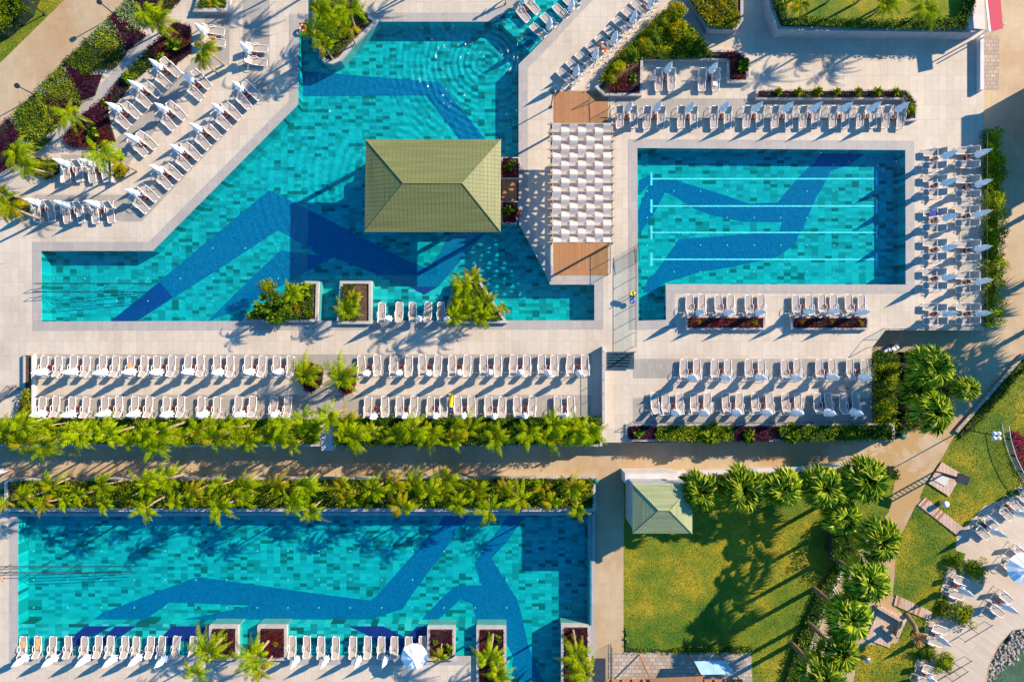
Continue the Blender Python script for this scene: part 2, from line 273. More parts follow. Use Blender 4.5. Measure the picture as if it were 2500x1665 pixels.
# ---------------------------------------------------------------- mesh builder
class MB:
    def __init__(s): s.v = []; s.f = []; s.m = []; s.slots = []
    def slot(s, name):
        if name not in s.slots: s.slots.append(name)
        return s.slots.index(name)
    def face(s, pts, mat):
        i = len(s.v); s.v.extend(tuple(p) for p in pts); s.f.append(tuple(range(i, i+len(pts)))); s.m.append(s.slot(mat))
    def box(s, x0, y0, z0, x1, y1, z1, mat, M=None):
        P = [Vector((x, y, z)) for z in (z0, z1) for y in (y0, y1) for x in (x0, x1)]
        if M is not None: P = [M @ q for q in P]
        i = len(s.v); s.v.extend(tuple(q) for q in P); k = s.slot(mat)
        for q in ((0, 2, 3, 1), (4, 5, 7, 6), (0, 1, 5, 4), (2, 6, 7, 3), (0, 4, 6, 2), (1, 3, 7, 5)):
            s.f.append(tuple(i+j for j in q)); s.m.append(k)
    def sheet(s, polys, z, mat):                 # outer polygon + holes
        if len(polys) == 1:
            P = polys[0] if area(polys[0]) > 0 else polys[0][::-1]
            s.face([(x, y, z) for x, y in P], mat); return
        pts = [[Vector((x, y, 0)) for x, y in P] for P in polys]
        tri = tessellate_polygon(pts); flat = [q for P in pts for q in P]
        i = len(s.v); s.v.extend((q.x, q.y, z) for q in flat); k = s.slot(mat)
        for t in tri:
            a, b, c = (flat[j] for j in t)
            if (b-a).cross(c-a).z < 0: t = (t[0], t[2], t[1])
            s.f.append(tuple(i+j for j in t)); s.m.append(k)
    def sides(s, poly, z0, z1, mat):
        k = s.slot(mat); n = len(poly)
        for a in range(n):
            p, q = poly[a], poly[(a+1) % n]; i = len(s.v)
            s.v += [(p[0], p[1], z0), (q[0], q[1], z0), (q[0], q[1], z1), (p[0], p[1], z1)]
            s.f.append((i, i+1, i+2, i+3)); s.m.append(k)
    def prism(s, poly, z0, z1, mat, top=None):
        s.sheet([poly], z1, top or mat); s.sides(poly, z0, z1, mat)
    def tube(s, pts, r, mat, n=6, r1=None):
        pts = [Vector(p) for p in pts]; k = s.slot(mat); L = len(pts); base = len(s.v)
        for a, p in enumerate(pts):
            d = (pts[min(a+1, L-1)] - pts[max(a-1, 0)]).normalized()
            u = d.cross(Vector((0, 0, 1)));  u = u.normalized() if u.length > 1e-4 else Vector((1, 0, 0))
            v = d.cross(u).normalized(); rr = r if r1 is None else r + (r1-r)*a/(L-1)
            for j in range(n):
                t = 2*PI*j/n; s.v.append(tuple(p + u*math.cos(t)*rr + v*math.sin(t)*rr))
        for a in range(L-1):
            for j in range(n):
                q = (j+1) % n; s.f.append((base+a*n+j, base+a*n+q, base+(a+1)*n+q, base+(a+1)*n+j)); s.m.append(k)
        s.f.append(tuple(base+j for j in range(n))); s.m.append(k)
        s.f.append(tuple(base+(L-1)*n+j for j in range(n-1, -1, -1))); s.m.append(k)
    def lathe(s, prof, mat, n=16, lobes=0, amp=0.0, c=(0, 0)):
        k = s.slot(mat); base = len(s.v)
        for z, r in prof:
            for j in range(n):
                t = 2*PI*j/n; rr = r*(1+amp*math.cos(lobes*t)) if lobes else r
                s.v.append((c[0]+rr*math.cos(t), c[1]+rr*math.sin(t), z))
        for a in range(len(prof)-1):
            for j in range(n):
                q = (j+1) % n; s.f.append((base+a*n+j, base+a*n+q, base+(a+1)*n+q, base+(a+1)*n+j)); s.m.append(k)
        s.f.append(tuple(base+(len(prof)-1)*n+j for j in range(n))); s.m.append(k)
        s.f.append(tuple(base+j for j in range(n-1, -1, -1))); s.m.append(k)
    def mesh(s, name, smooth=False):
        me = bpy.data.meshes.new(name); me.from_pydata(s.v, [], s.f)
        for n in s.slots: me.materials.append(MATS[n])
        me.polygons.foreach_set('material_index', s.m)
        if smooth: me.polygons.foreach_set('use_smooth', [True]*len(s.f))
        me.update(); return me
    def build(s, name, parent=None, loc=(0, 0, 0), smooth=False, label=None, cat=None, group=None, kind=None):
        o = bpy.data.objects.new(name, s.mesh(name, smooth)); COL.objects.link(o)
        o.location = loc
        if parent is not None: o.parent = parent
        tag(o, label, cat, group, kind); return o
def tag(o, label=None, cat=None, group=None, kind=None):
    if label: o['label'] = label
    if cat: o['category'] = cat
    if group: o['group'] = group
    if kind: o['kind'] = kind
    return o
def empty(name, loc=(0, 0, 0), rz=0, label=None, cat=None, group=None):
    o = bpy.data.objects.new(name, None); COL.objects.link(o); o.location = loc; o.rotation_euler = (0, 0, rz)
    o.empty_display_size = 0.3
    return tag(o, label, cat, group)
def copy_tree(o, parent=None):
    c = o.copy(); COL.objects.link(c)
    if parent is not None: c.parent = parent
    for ch in list(o.children): copy_tree(ch, c)
    return c
def area(poly): return 0.5*sum(poly[i][0]*poly[(i+1) % len(poly)][1]-poly[(i+1) % len(poly)][0]*poly[i][1] for i in range(len(poly)))
def offset(poly, d):                             # d > 0 grows the polygon
    if area(poly) < 0: poly = poly[::-1]
    n = len(poly); out = []
    for i in range(n):
        a, b, c = Vector(poly[i-1]), Vector(poly[i]), Vector(poly[(i+1) % n])
        d1 = (b-a).normalized(); d2 = (c-b).normalized()
        n1 = Vector((d1.y, -d1.x)); n2 = Vector((d2.y, -d2.x))
        k = 1+n1.dot(n2); mtr = (n1+n2)/max(k, 0.35)
        out.append(tuple(b+mtr*d))
    return out
def inside(p, poly):
    x, y = p; r = False; n = len(poly)
    for i in range(n):
        x1, y1 = poly[i]; x2, y2 = poly[(i+1) % n]
        if (y1 > y) != (y2 > y) and x < (x2-x1)*(y-y1)/(y2-y1)+x1: r = not r
    return r
def rect(x0, y0, x1, y1): return [(x0, y0), (x1, y0), (x1, y1), (x0, y1)]
ORD = ['first', 'second', 'third', 'fourth', 'fifth', 'sixth', 'seventh', 'eighth', 'ninth', 'tenth', 'eleventh', 'twelfth', 'thirteenth', 'fourteenth', 'fifteenth', 'sixteenth', 'seventeenth', 'eighteenth', 'nineteenth', 'twentieth',
       'twenty-first', 'twenty-second', 'twenty-third', 'twenty-fourth', 'twenty-fifth', 'twenty-sixth', 'twenty-seventh', 'twenty-eighth', 'twenty-ninth', 'thirtieth']
# ================================================================ THE SETTING
P1 = [(730, 57), (925, 54), (1205, 54), (1240, 28), (1300, -20), (1440, -20), (1297, 128), (1266, 158), (1266, 545), (1330, 665), (1343, 695), (1451, 695), (1451, 782),
      (102, 785), (101, 613), (373, 613), (728, 256)]
P2 = [(1556, 362), (2210, 367), (2211, 695), (1625, 694), (1626, 781), (1558, 783)]
P3 = [(44, 1248), (1436, 1248), (1436, 1680), (1184, 1680), (1184, 1612), (1000, 1600), (44, 1600)]
W1, W2, W3 = GP(P1), GP(P2), GP(P3, LOW)
def struct(mb, name, **k): return mb.build(name, kind='structure', **k)
# --- far and low ground
SEA = [(2545, 1525), (2470, 1540), (2440, 1575), (2415, 1625), (2405, 1700), (2300, 2300), (12000, 9000), (12000, 1300)]
low_out = [(-12000, -9000), (12000, -9000), (12000, 1300), (2545, 1525), (2470, 1540), (2440, 1575), (2415, 1625), (2405, 1700), (2300, 2300), (2000, 12000), (-12000, 9000)]
b = MB(); b.sheet([GP(low_out, LOW), W3[::-1]], LOW, 'promenade_paving'); struct(b, 'promenade')
b = MB(); b.sheet([rect(-450, -420, 450, 420)], -2.9, 'sea_bed'); struct(b, 'sea_bed')
b = MB(); b.sheet([[(10, -22), (450, -10), (450, -400), (10, -400)]], LOW-0.35, 'water_sea'); struct(b, 'sea')
# rocky shore between terrace and sea
rng = random.Random(5); b = MB()
for i in range(700):
    t = rng.random(); x = 2410+t*120+rng.gauss(0, 12); y = 1650-t*118+rng.gauss(0, 12); r = rng.uniform(0.05, 0.20)
    c = Vector(G(x, y, LOW)+(LOW-0.25+rng.uniform(-.15, .15),)); n = 7
    top = [c+Vector((r*rng.uniform(.4, .7)*math.cos(a*2*PI/n), r*rng.uniform(.4, .7)*math.sin(a*2*PI/n), r*.7)) for a in range(n)]
    bot = [c+Vector((r*rng.uniform(.9, 1.1)*math.cos(a*2*PI/n), r*rng.uniform(.9, 1.1)*math.sin(a*2*PI/n), -.1)) for a in range(n)]
    b.face(top, 'pebble')
    for a in range(n): b.face([bot[a], bot[(a+1) % n], top[(a+1) % n], top[a]], 'pebble')
b.build('shore_rocks', kind='stuff', label='grey rocks heaped along the shore below the beach terrace', cat='rocks')
# --- upper deck, one slab with the pools cut out
deck = [(-3000, -3000), (2402, -3000), (2402, 806), (2162, 806), (2128, 850), (2128, 1036), (2182, 1036), (2182, 1076), (1527, 1076), (1527, 1036), (1545, 1036), (1545, 1080),
        (1470, 1080), (1470, 1088), (815, 1088), (815, 1042), (783, 1042), (783, 1088), (-3000, 1088)]
D = GP(deck)
b = MB(); b.sheet([D, W1[::-1], W2[::-1]], 0, 'deck_paving'); b.sides(D, LOW, -0.004, 'wall_white'); struct(b, 'pool_deck')
def strip(poly, mat='deck_grey', z=0.004, name='paving_strip', base=0.0):
    b = MB(); b.sheet([GP(poly, base)], base+z, mat); return struct(b, name)
for q in (rect(84, 865, 1444, 914), rect(75, 964, 1444, 1016), rect(1545, 876, 2128, 923), rect(1545, 971, 2128, 1034), rect(1502, 241, 2205, 294), rect(593, -30, 658, 166),
          [(706, 34), (708, 34), (708, 232), (706, 232)], rect(500, 38, 560, 160)):
    strip(q)
strip([(85, 476), (345, 476), (640, 186), (664, 210), (346, 541), (85, 541)])
strip([(150, 378), (245, 378), (420, 205), (470, 150), (500, 165), (300, 420), (300, 446), (150, 446)])
# --- copings: a ring of paler stone round each pool
def coping(P, base, wd=0.76):
    O = offset(P, wd); I = offset(P, 0.02) if area(P) > 0 else offset(P[::-1], 0.02)
    b = MB(); b.sheet([O, (P if area(P) > 0 else P[::-1])[::-1]], base+0.012, 'coping_stone'); return struct(b, 'pool_coping')
coping(W1, 0); coping(W2, 0)
strip(rect(-200, 1240, 22, 1900), 'deck_paving', base=LOW); strip([(22, 1240), (44, 1240), (44, 1600), (22, 1600)], 'coping_stone', 0.008, 'pool_coping', LOW)
strip([(-200, 1600), (1184, 1600), (1184, 1900), (-200, 1900)], 'deck_paving', 0.006, 'paving_strip', LOW)
strip([(22, 1600), (1184, 1600), (1184, 1623), (22, 1623)], 'coping_stone', 0.010, 'pool_coping', LOW)
strip([(1436, 1596), (1452, 1596), (1452, 1250), (1436, 1250)], 'coping_stone', 0.30, 'pool_coping', LOW)
# --- pool basins with their blue mosaic ribbons
def basin(W, shelf, base, depth, extra, name, tile='pool_tile'):
    """walls, floor, raised shelf, inlaid ribbons; every inlay a sheet 4 mm proud"""
    b = MB(); zf = base-depth
    b.sheet([offset(W, 0.02)], zf, tile); b.sides(W, zf, base-0.001, tile)
    for sp, sz in shelf:
        S = GP(sp, base); b.prism(S, zf+0.001, base+sz, 'shelf_tile')
    for poly, mat, z in extra: b.sheet([GP(poly, z)], z, mat)
    return struct(b, name)
A1 = [(730, 174), (814, 180), (1074, 202), (1185, 341), (1262, 435), (1262, 460), (1200, 460), (1115, 333), (1040, 234), (730, 236)]
B1 = [(270, 785), (657, 465), (752, 511), (821, 547), (884, 579), (1000, 639), (1045, 655), (1074, 618), (1098, 569), (1178, 550), (1178, 575), (1068, 703), (1035, 720), (1000, 706), (929, 674),
      (814, 628), (744, 666), (581, 757), (506, 785), (627, 666), (685, 611), (750, 621), (782, 624), (750, 605), (680, 562), (500, 679), (333, 785)]
D1 = [(270, 784), (391, 689), (421, 727), (333, 784)]
sh1 = [([(1207, 52), (1300, -24), (1440, -24), (1298, 128), (1225, 57)], -0.35), (rect(904, 699, 1112, 784), -0.38)]
basin(W1, sh1, 0, 1.25, [(A1, 'ribbon_blue_caustic_bump', -1.246), (B1, 'ribbon_blue_caustic_bump', -1.246), (D1, 'ribbon_deep', -1.242), ([(1000, 700), (1070, 700), (1035, 720)], 'ribbon_purple', -0.376)], 'pool_basin', 'pool_tile_caustic_bump')
A2 = [(1560, 440), (1585, 429), (1649, 441), (1738, 467), (1795, 486), (1829, 498), (1899, 494), (1957, 424), (1988, 397), (2010, 366), (2125, 366), (2074, 403), (2028, 418), (2004, 465), (1995, 477), (1959, 562),
      (1948, 577), (1940, 598), (1895, 629), (1776, 654), (1712, 664), (1627, 689), (1591, 714), (1570, 715), (1583, 679), (1600, 666), (1627, 628), (1658, 584), (1808, 573), (1903, 564), (1909, 543), (1812, 542),
      (1738, 526), (1697, 511), (1678, 499), (1636, 474), (1623, 471), (1600, 516), (1559, 575), (1557, 516), (1583, 452), (1558, 478)]
lanes = []
for y in (437, 503.5, 568, 633.5):
    lanes += [(rect(1593, y-1.7, 2138, y+1.7), 'lane_white', -1.242), (rect(1588, y-16, 1593, y+16), 'lane_white', -1.242), (rect(2138, y-16, 2142.5, y+16), 'lane_white', -1.242)]
basin(W2, [], 0, 1.25, [(A2, 'ribbon_blue', -1.246)]+lanes, 'pool_basin')
b = MB()   # stair treads in the little leg of the lap pool
for i in range(5): b.prism(GP([(1590+i*8, 783-0), (1626, 783), (1626, 720+i*3), (1610+i*2, 720+i*4)]), -1.24, -1.05+i*0.2, 'shelf_tile')
struct(b, 'pool_steps')
zf = LOW-1.25
E3 = [(208, 1526), (251, 1495), (465, 1413), (486, 1408), (649, 1431), (808, 1453), (904, 1465), (916, 1457), (1023, 1338), (1098, 1244), (1155, 1244), (1093, 1332), (1000, 1459), (982, 1487), (916, 1506), (930, 1526),
      (640, 1526), (600, 1526), (435, 1526), (435, 1513), (500, 1502), (610, 1478), (500, 1473), (414, 1470), (357, 1510), (350, 1526)]
H3 = [(1187, 1332), (1250, 1246), (1290, 1246), (1240, 1320), (1200, 1362), (1240, 1428), (1263, 1462), (1274, 1502), (1289, 1572), (1301, 1606), (1319, 1644), (1340, 1690), (1262, 1690), (1250, 1665), (1253, 1602), (1234, 1566),
      (1225, 1526), (1166, 1526), (1163, 1515), (1153, 1473), (1125, 1462), (1062, 1519), (1040, 1526), (1015, 1526), (1091, 1447), (1115, 1429), (1176, 1428), (1163, 1391), (1159, 1374)]
zs = LOW-0.38
pur = [[(208, 1528), (274, 1528), (221, 1557), (172, 1585), (160, 1600), (130, 1600), (175, 1555)], [(282, 1528), (333, 1528), (306, 1546), (250, 1578), (225, 1600), (205, 1600), (261, 1546)],
       [(420, 1528), (520, 1528), (500, 1548), (403, 1578), (385, 1600), (365, 1600), (400, 1549)], [(850, 1528), (935, 1528), (985, 1553), (1020, 1600), (965, 1600), (895, 1549)], [(1017, 1529), (1046, 1528), (1043, 1545), (1010, 1590), (985, 1590), (1000, 1546)]]
basin(W3, [([(40, 1526), (1184, 1526), (1184, 1604), (40, 1604)], -0.38)], LOW, 1.25, [(E3, 'ribbon_blue', zf+0.004), (H3, 'ribbon_blue', zf+0.004)]+[(p_, 'ribbon_purple', zs+0.004) for p_ in pur], 'pool_basin')
for W, base, mt in ((W1, -0.05, 'water_main'), (W2, -0.05, 'water_calm'), (W3, LOW-0.05, 'water_calm')):
    b = MB(); b.sheet([W], base, mt); struct(b, 'water')
# white ceramic jets set in the pool floors
jb = MB(); jb.lathe([(0, 0.06), (0.02, 0.05)], 'white_plastic', 10); jme = jb.mesh('floor_jet')
def jets(xs, ys, z, where, poly):
    for r_, y in enumerate(ys):
        for c_, x in enumerate(xs):
            if not inside((x, y), poly): continue
            gx, gy = G(x, y, z); o = bpy.data.objects.new('floor_jet', jme); COL.objects.link(o); o.location = (gx, gy, z+0.002)
            tag(o, 'white round floor jet, %s from left in %s row of %s' % (ORD[c_], ORD[r_], where), 'pool jet', 'white jets in the pool floors')
jets([130, 207, 285, 361, 440, 519, 599, 679, 758], [606, 680, 735], -1.24, 'the left pool floor', [(110, 640), (380, 640), (640, 470), (800, 520), (800, 735), (550, 755), (110, 755)])
jets([1580, 1645, 1710, 1775, 1841, 1906, 1970, 2035, 2098], [402, 467, 532, 599, 664], -1.24, 'the lap pool floor', P2)
jets([82, 165, 247, 328, 403, 478, 553, 628, 703, 778, 855, 932, 1007, 1084, 1160, 1237, 1312, 1389], [1345, 1415, 1483], LOW-1.24, 'the lowest pool floor', P3)
# --- timber deck under the pergola, grey stone landings
strip([(1352, 223), (1485, 223), (1485, 673), (1352, 673)], 'timber_deck', 0.016, 'timber_deck')
strip([(1225, 436), (1262, 436), (1262, 492), (1225, 492)], 'timber_deck', 0.02, 'bridge_deck')
# --- lawns
LAWN1 = [(1523, 1150), (2190, 1150), (2170, 1250), (2058, 1390), (2000, 1523), (1944, 1690), (1838, 1690), (1835, 1592), (1523, 1592)]
LAWN2 = [(2760, 790), (2500, 868), (2384, 999), (2336, 1054), (2297, 1124), (2263, 1175), (2245, 1215), (2352, 1290), (2403, 1235), (2478, 1210), (2760, 1195)]
LAWN3 = [(2236, 1233), (2336, 1307), (2333, 1343), (2357, 1351), (2346, 1389), (2314, 1383), (2297, 1438), (2319, 1468), (2308, 1498), (2270, 1513), (2180, 1455), (2185, 1400), (2190, 1330)]
LAWN4 = [(2175, 1470), (2270, 1515), (2253, 1561), (2278, 1587), (2270, 1610), (2240, 1604), (2222, 1690), (2080, 1690), (2100, 1575), (2190, 1570), (2215, 1510)]
LAWN5 = [(-400, -300), (158, -300), (158, 0), (0, 155), (-400, 560)]
LAWN6 = [(1895, -300), (2392, -300), (2392, 0), (2358, 68), (1912, 62), (1882, 0)]
b = MB(); b.sheet([GP([(2352, 1283), (2403, 1235), (2478, 1210), (2760, 1190), (2760, 1505), (2545, 1522), (2470, 1537), (2436, 1575), (2411, 1625), (2400, 1700), (2215, 1700), (2236, 1604), (2180, 1455), (2240, 1228)], LOW)], LOW+0.004, 'beach_boards'); struct(b, 'beach_terrace')
def blades(poly, z, n, seed, h=0.045, mat='leaf_hedge'):
    rg = random.Random(seed); b = MB(); xs = [p_[0] for p_ in poly]; ys = [p_[1] for p_ in poly]; i = 0
    while i < n:
        x, y = rg.uniform(max(min(xs), -50), min(max(xs), 2550)), rg.uniform(max(min(ys), -50), min(max(ys), 1720))
        if not inside((x, y), poly): continue
        gx, gy = G(x, y, z); a = rg.uniform(0, 2*PI); s_ = rg.uniform(.02, .05); hh = h*rg.uniform(.5, 1.4); i += 1
        l = rg.uniform(-.06, .06), rg.uniform(-.06, .06)
        b.face([(gx-s_*math.cos(a), gy-s_*math.sin(a), z), (gx+s_*math.cos(a), gy+s_*math.sin(a), z), (gx+l[0], gy+l[1], z+hh)], mat)
    return b
for i, (L, zz, nn) in enumerate(((LAWN1, LOW, 22000), (LAWN2, LOW, 9000), (LAWN3, LOW, 4000), (LAWN4, LOW, 3500), (LAWN5, 0, 4000))):
    b = MB(); b.sheet([GP(L, zz)], zz+0.010, 'lawn_grass'); struct(b, 'lawn')
    blades(L, zz+0.01, nn, i, mat='grass_blade').build('grass', kind='stuff', label='short mown grass on %s' % ['the large shaded lawn', 'the lawn beside the curved fence', 'the lawn below the plank walk', 'the lawn beside the stone shower', 'the lawn at the upper left corner'][i], cat='grass')
# sandy path across the upper left corner
strip([(158, -300), (560, -300), (318, 0), (283, 36), (215, 100), (158, 158), (100, 218), (40, 282), (0, 318), (-500, 800), (-500, 560), (0, 155), (158, 0)], 'promenade_paving', 0.008, 'garden_path')
strip([(365, 80), (378, 108), (285, 205), (205, 290), (140, 350), (0, 470), (0, 440), (125, 335), (190, 262), (280, 172)], 'coping_stone', 0.008, 'garden_path')
strip([(2402, -300), (3000, -300), (3000, 215), (2402, 215)], 'promenade_paving', 0.004, 'side_path', LOW)
# ================================================================ PLANTS
def leaf(b, c, nrm, ang, L, Wd, mat, fold=0.0):
    n = nrm.normalized(); t = n.cross(Vector((math.cos(ang), math.sin(ang), 0.3)));
    if t.length < 1e-3: t = Vector((1, 0, 0))
    t.normalize(); s = n.cross(t)
    b.face([c-t*L*.5, c+s*Wd*.5, c+t*L*.5, c-s*Wd*.5], mat)
def rndn(rg, up=0.6):
    v = Vector((rg.gauss(0, 1), rg.gauss(0, 1), rg.gauss(0, 1)+up*1.6))
    return v.normalized() if v.length > 1e-3 else Vector((0, 0, 1))
def blob_foliage(b, rg, c, rx, ry, rz, n, L, Wd, mat, up=0.5, shell=0.55):
    """leaves through a lumpy crown: several off-centre clumps, gaps between"""
    lumps = [(Vector((rg.gauss(0, .42), rg.gauss(0, .42), rg.gauss(0, .35))), rg.uniform(.38, .62)) for _ in range(9)]
    for _ in range(n):
        o, r = lumps[rg.randrange(len(lumps))]
        d = Vector((rg.gauss(0, 1), rg.gauss(0, 1), rg.gauss(0, 1))).normalized()
        q = o + d*r*(shell+(1-shell)*rg.random())
        p = c + Vector((q.x*rx, q.y*ry, q.z*rz))
        leaf(b, p, d+Vector((0, 0, up))+rndn(rg)*0.6, rg.uniform(0, 6.3), L*rg.uniform(.7, 1.3), Wd*rg.uniform(.7, 1.3), mat)
def bed(poly, z0, h, dens, L, Wd, mats, seed, up=1.0, lump=1.3, core='core_green'):
    """foliage standing over a plan polygon (metres): lumpy top with hollows, leaf by leaf"""
    rg = random.Random(seed); b = MB()
    xs = [p[0] for p in poly]; ys = [p[1] for p in poly]
    n = int(abs(area(poly))*dens)
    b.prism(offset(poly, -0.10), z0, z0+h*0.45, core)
    i = 0; tries = 0
    while i < n and tries < n*30:
        tries += 1
        x, y = rg.uniform(min(xs), max(xs)), rg.uniform(min(ys), max(ys))
        if not inside((x, y), poly): continue
        f = noise.noise(Vector((x*lump, y*lump, seed*3.7)))+0.5*noise.noise(Vector((x*lump*2.6, y*lump*2.6, seed)))
        zt = h*(0.78+0.34*f)
        z = z0+max(0.03, zt-abs(rg.gauss(0, .22))*h)
        x += rg.gauss(0, .07); y += rg.gauss(0, .07)
        mt = mats[min(len(mats)-1, int((noise.noise(Vector((x*.5, y*.5, seed+9)))+.5)*len(mats)*.999))] if len(mats) > 1 and rg.random() < .75 else rg.choice(mats)
        leaf(b, Vector((x, y, z)), rndn(rg, up), rg.uniform(0, 6.3), L*rg.uniform(.6, 1.4), Wd*rg.uniform(.6, 1.4), mt); i += 1
    return b
def hedge(px, z0, h, mats, seed, label, cat='hedge', name='hedge', dens=330, L=.17, Wd=.09, base=None, kind=None, group=None, up=1.0, lump=1.3):
    poly = GP(px, z0+h*0.6 if base is None else base)
    if area(poly) < 0: poly = poly[::-1]
    if seed <= 15: poly = offset(poly, .14)
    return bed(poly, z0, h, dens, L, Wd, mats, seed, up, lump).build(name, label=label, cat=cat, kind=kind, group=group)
def blob(cx, cy, r, n=12, sx=1, sy=1, seed=0):   # rounded outline in image pixels
    rg = random.Random(seed); return [(cx+r*sx*(1+rg.uniform(-.18, .18))*math.cos(2*PI*i/n), cy+r*sy*(1+rg.uniform(-.18, .18))*math.sin(2*PI*i/n)) for i in range(n)]
# ---- feather palm: arching fronds with two rows of leaflets
def frond(b, rg, base, az, L, rise, droop, mat, nl=26, ll=.36, side=1.0):
    pts = []; d = Vector((math.cos(az), math.sin(az), 0))
    for i in range(9):
        t = i/8; pts.append(base + d*(L*t*(1-.12*t)) + Vector((0, 0, rise*L*math.sin(t*PI*.62) - droop*L*t*t)))
    b.tube(pts, .022, 'leaf_lime', 3, .006)
    s = Vector((-d.y, d.x, 0))
    for i in range(nl):
        t = .14+.86*i/(nl-1); f = t*8; k = min(7, int(f)); p = pts[k].lerp(pts[k+1], f-k); tg = (pts[k+1]-pts[k]).normalized()
        ln = ll*(math.sin(PI*min(1, .25+t*.72))**.7)*rg.uniform(.85, 1.15)
        for sg in (-1, 1):
            dd = (s*sg*1.0*side + tg*(.55+.5*t) + Vector((0, 0, rg.uniform(-.35, .25)))).normalized()
            q = p+dd*ln; wv = tg*.020
            m_ = p+dd*ln*.5
            b.face([p-wv*.5, m_-wv, q-Vector((0, 0, ln*.22)), m_+wv, p+wv*.5], mat)
def make_feather_palm(seed, h, L, nf, lean=(0, 0), yellow=0.0):
    rg = random.Random(seed); root = empty('feather_palm')
    top = Vector((lean[0], lean[1], h))
    tb = MB(); pts = [Vector((lean[0]*t*t, lean[1]*t*t, h*t)) for t in (0, .25, .5, .75, 1)]
    tb.tube(pts, .11, 'trunk_pale', 8, .075)
    for i in range(9):
        t = (i+.5)/9; c = Vector((lean[0]*t*t, lean[1]*t*t, h*t)); tb.tube([c-Vector((0, 0, .02)), c+Vector((0, 0, .02))], .118-.03*t, 'trunk_bark', 8)
    tb.build('trunk', root)
    cb = MB(); az = rg.uniform(0, 6.3); bias = rg.uniform(0, 6.3)
    for i in range(nf):
        az += 2.39996+rg.uniform(-.55, .55); t = i/nf; wind = math.cos(az-bias)
        if wind < -.82 and rg.random() < .7: continue
        frond(cb, rg, top, az-.35*math.sin(az-bias), L*rg.uniform(.55, 1.15)*(.85+.2*t)*(1+.18*wind), .62-.50*t+rg.uniform(-.1, .1), .15+.55*t+rg.uniform(-.1, .15), 'leaf_yellow' if rg.random() < yellow else 'leaf_palm', nl=32, ll=.33)
    cb.build('crown', root)
    return root
# ---- fan palm: stiff stalks, each with a pleated fan
def make_fan_palm(seed, h, r, nf=34, mat='leaf_fan', skirt=True):
    rg = random.Random(seed); root = empty('fan_palm'); b = MB()
    b.tube([Vector((0, 0, h*t)) for t in (0, .08, .3, .6, 1)], .24, 'trunk_bark', 9, .15)
    for i in range(14):
        t = (i+.5)/14; z = h*t
        for j in range(7):
            a = j*.9+i*.5; rr = .24-.08*t; c = Vector((rr*math.cos(a), rr*math.sin(a), z))
            b.face([c+Vector((-math.sin(a)*.06, math.cos(a)*.06, 0)), c+Vector((math.sin(a)*.06, -math.cos(a)*.06, 0)), c+Vector((math.cos(a)*.07, math.sin(a)*.07, .14))], 'trunk_pale')
    b.build('trunk', root)
    c = MB(); az = 0
    for i in range(nf):
        az += 2.39996+rg.uniform(-.15, .15); t = i/nf; el = R(66-84*t+rg.uniform(-8, 8)); d = Vector((math.cos(az)*math.cos(el), math.sin(az)*math.cos(el), math.sin(el)))
        st = r*(.42+.22*t)*rg.uniform(.8, 1.1); base = Vector((0, 0, h)); hub = base+d*st+Vector((0, 0, -.12*r*t))
        el2 = R(30-58*t+rg.uniform(-12, 12)); d = Vector((math.cos(az)*math.cos(el2), math.sin(az)*math.cos(el2), math.sin(el2))); tw = rg.uniform(-.5, .5)
        m_ = mat if (t < .9 or not skirt) else 'leaf_yellow'
        c.tube([base, base.lerp(hub, .5)+Vector((0, 0, .04)), hub], .022, 'leaf_lime', 3, .014)
        s = (Vector((-math.sin(az), math.cos(az), 0))+Vector((0, 0, tw))).normalized(); up = d.cross(s)*-1; fr = r*.44*rg.uniform(.8, 1.1); ns = 11
        for k in range(ns):
            a0 = R(-82+164*k/ns); a1 = R(-82+164*(k+1)/ns); am = (a0+a1)/2
            def dirn(a, dr): return (d*math.cos(a)+s*math.sin(a)-Vector((0, 0, dr)))
            p0 = hub+dirn(a0, .06)*fr*.62+up*.05*(1 if k % 2 else -1); p1 = hub+dirn(a1, .06)*fr*.62+up*.05*(-1 if k % 2 else 1)
            tip = hub+dirn(am+rg.uniform(-.05, .05), .25+.2*t)*fr*rg.uniform(.92, 1.15)
            c.face([hub, p0, tip, p1], m_ if k % 3 else 'leaf_fan_tip')
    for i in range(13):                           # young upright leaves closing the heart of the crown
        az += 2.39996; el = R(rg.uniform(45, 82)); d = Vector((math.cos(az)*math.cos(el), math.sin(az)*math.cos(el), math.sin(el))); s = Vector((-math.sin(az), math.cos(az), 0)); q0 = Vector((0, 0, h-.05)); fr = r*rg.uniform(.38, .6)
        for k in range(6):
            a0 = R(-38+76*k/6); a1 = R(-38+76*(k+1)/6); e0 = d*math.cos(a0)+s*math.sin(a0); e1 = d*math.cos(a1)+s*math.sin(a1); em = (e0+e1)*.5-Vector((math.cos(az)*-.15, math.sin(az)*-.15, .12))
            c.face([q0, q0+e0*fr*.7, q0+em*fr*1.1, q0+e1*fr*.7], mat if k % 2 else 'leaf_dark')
    c.build('crown', root)
    return root
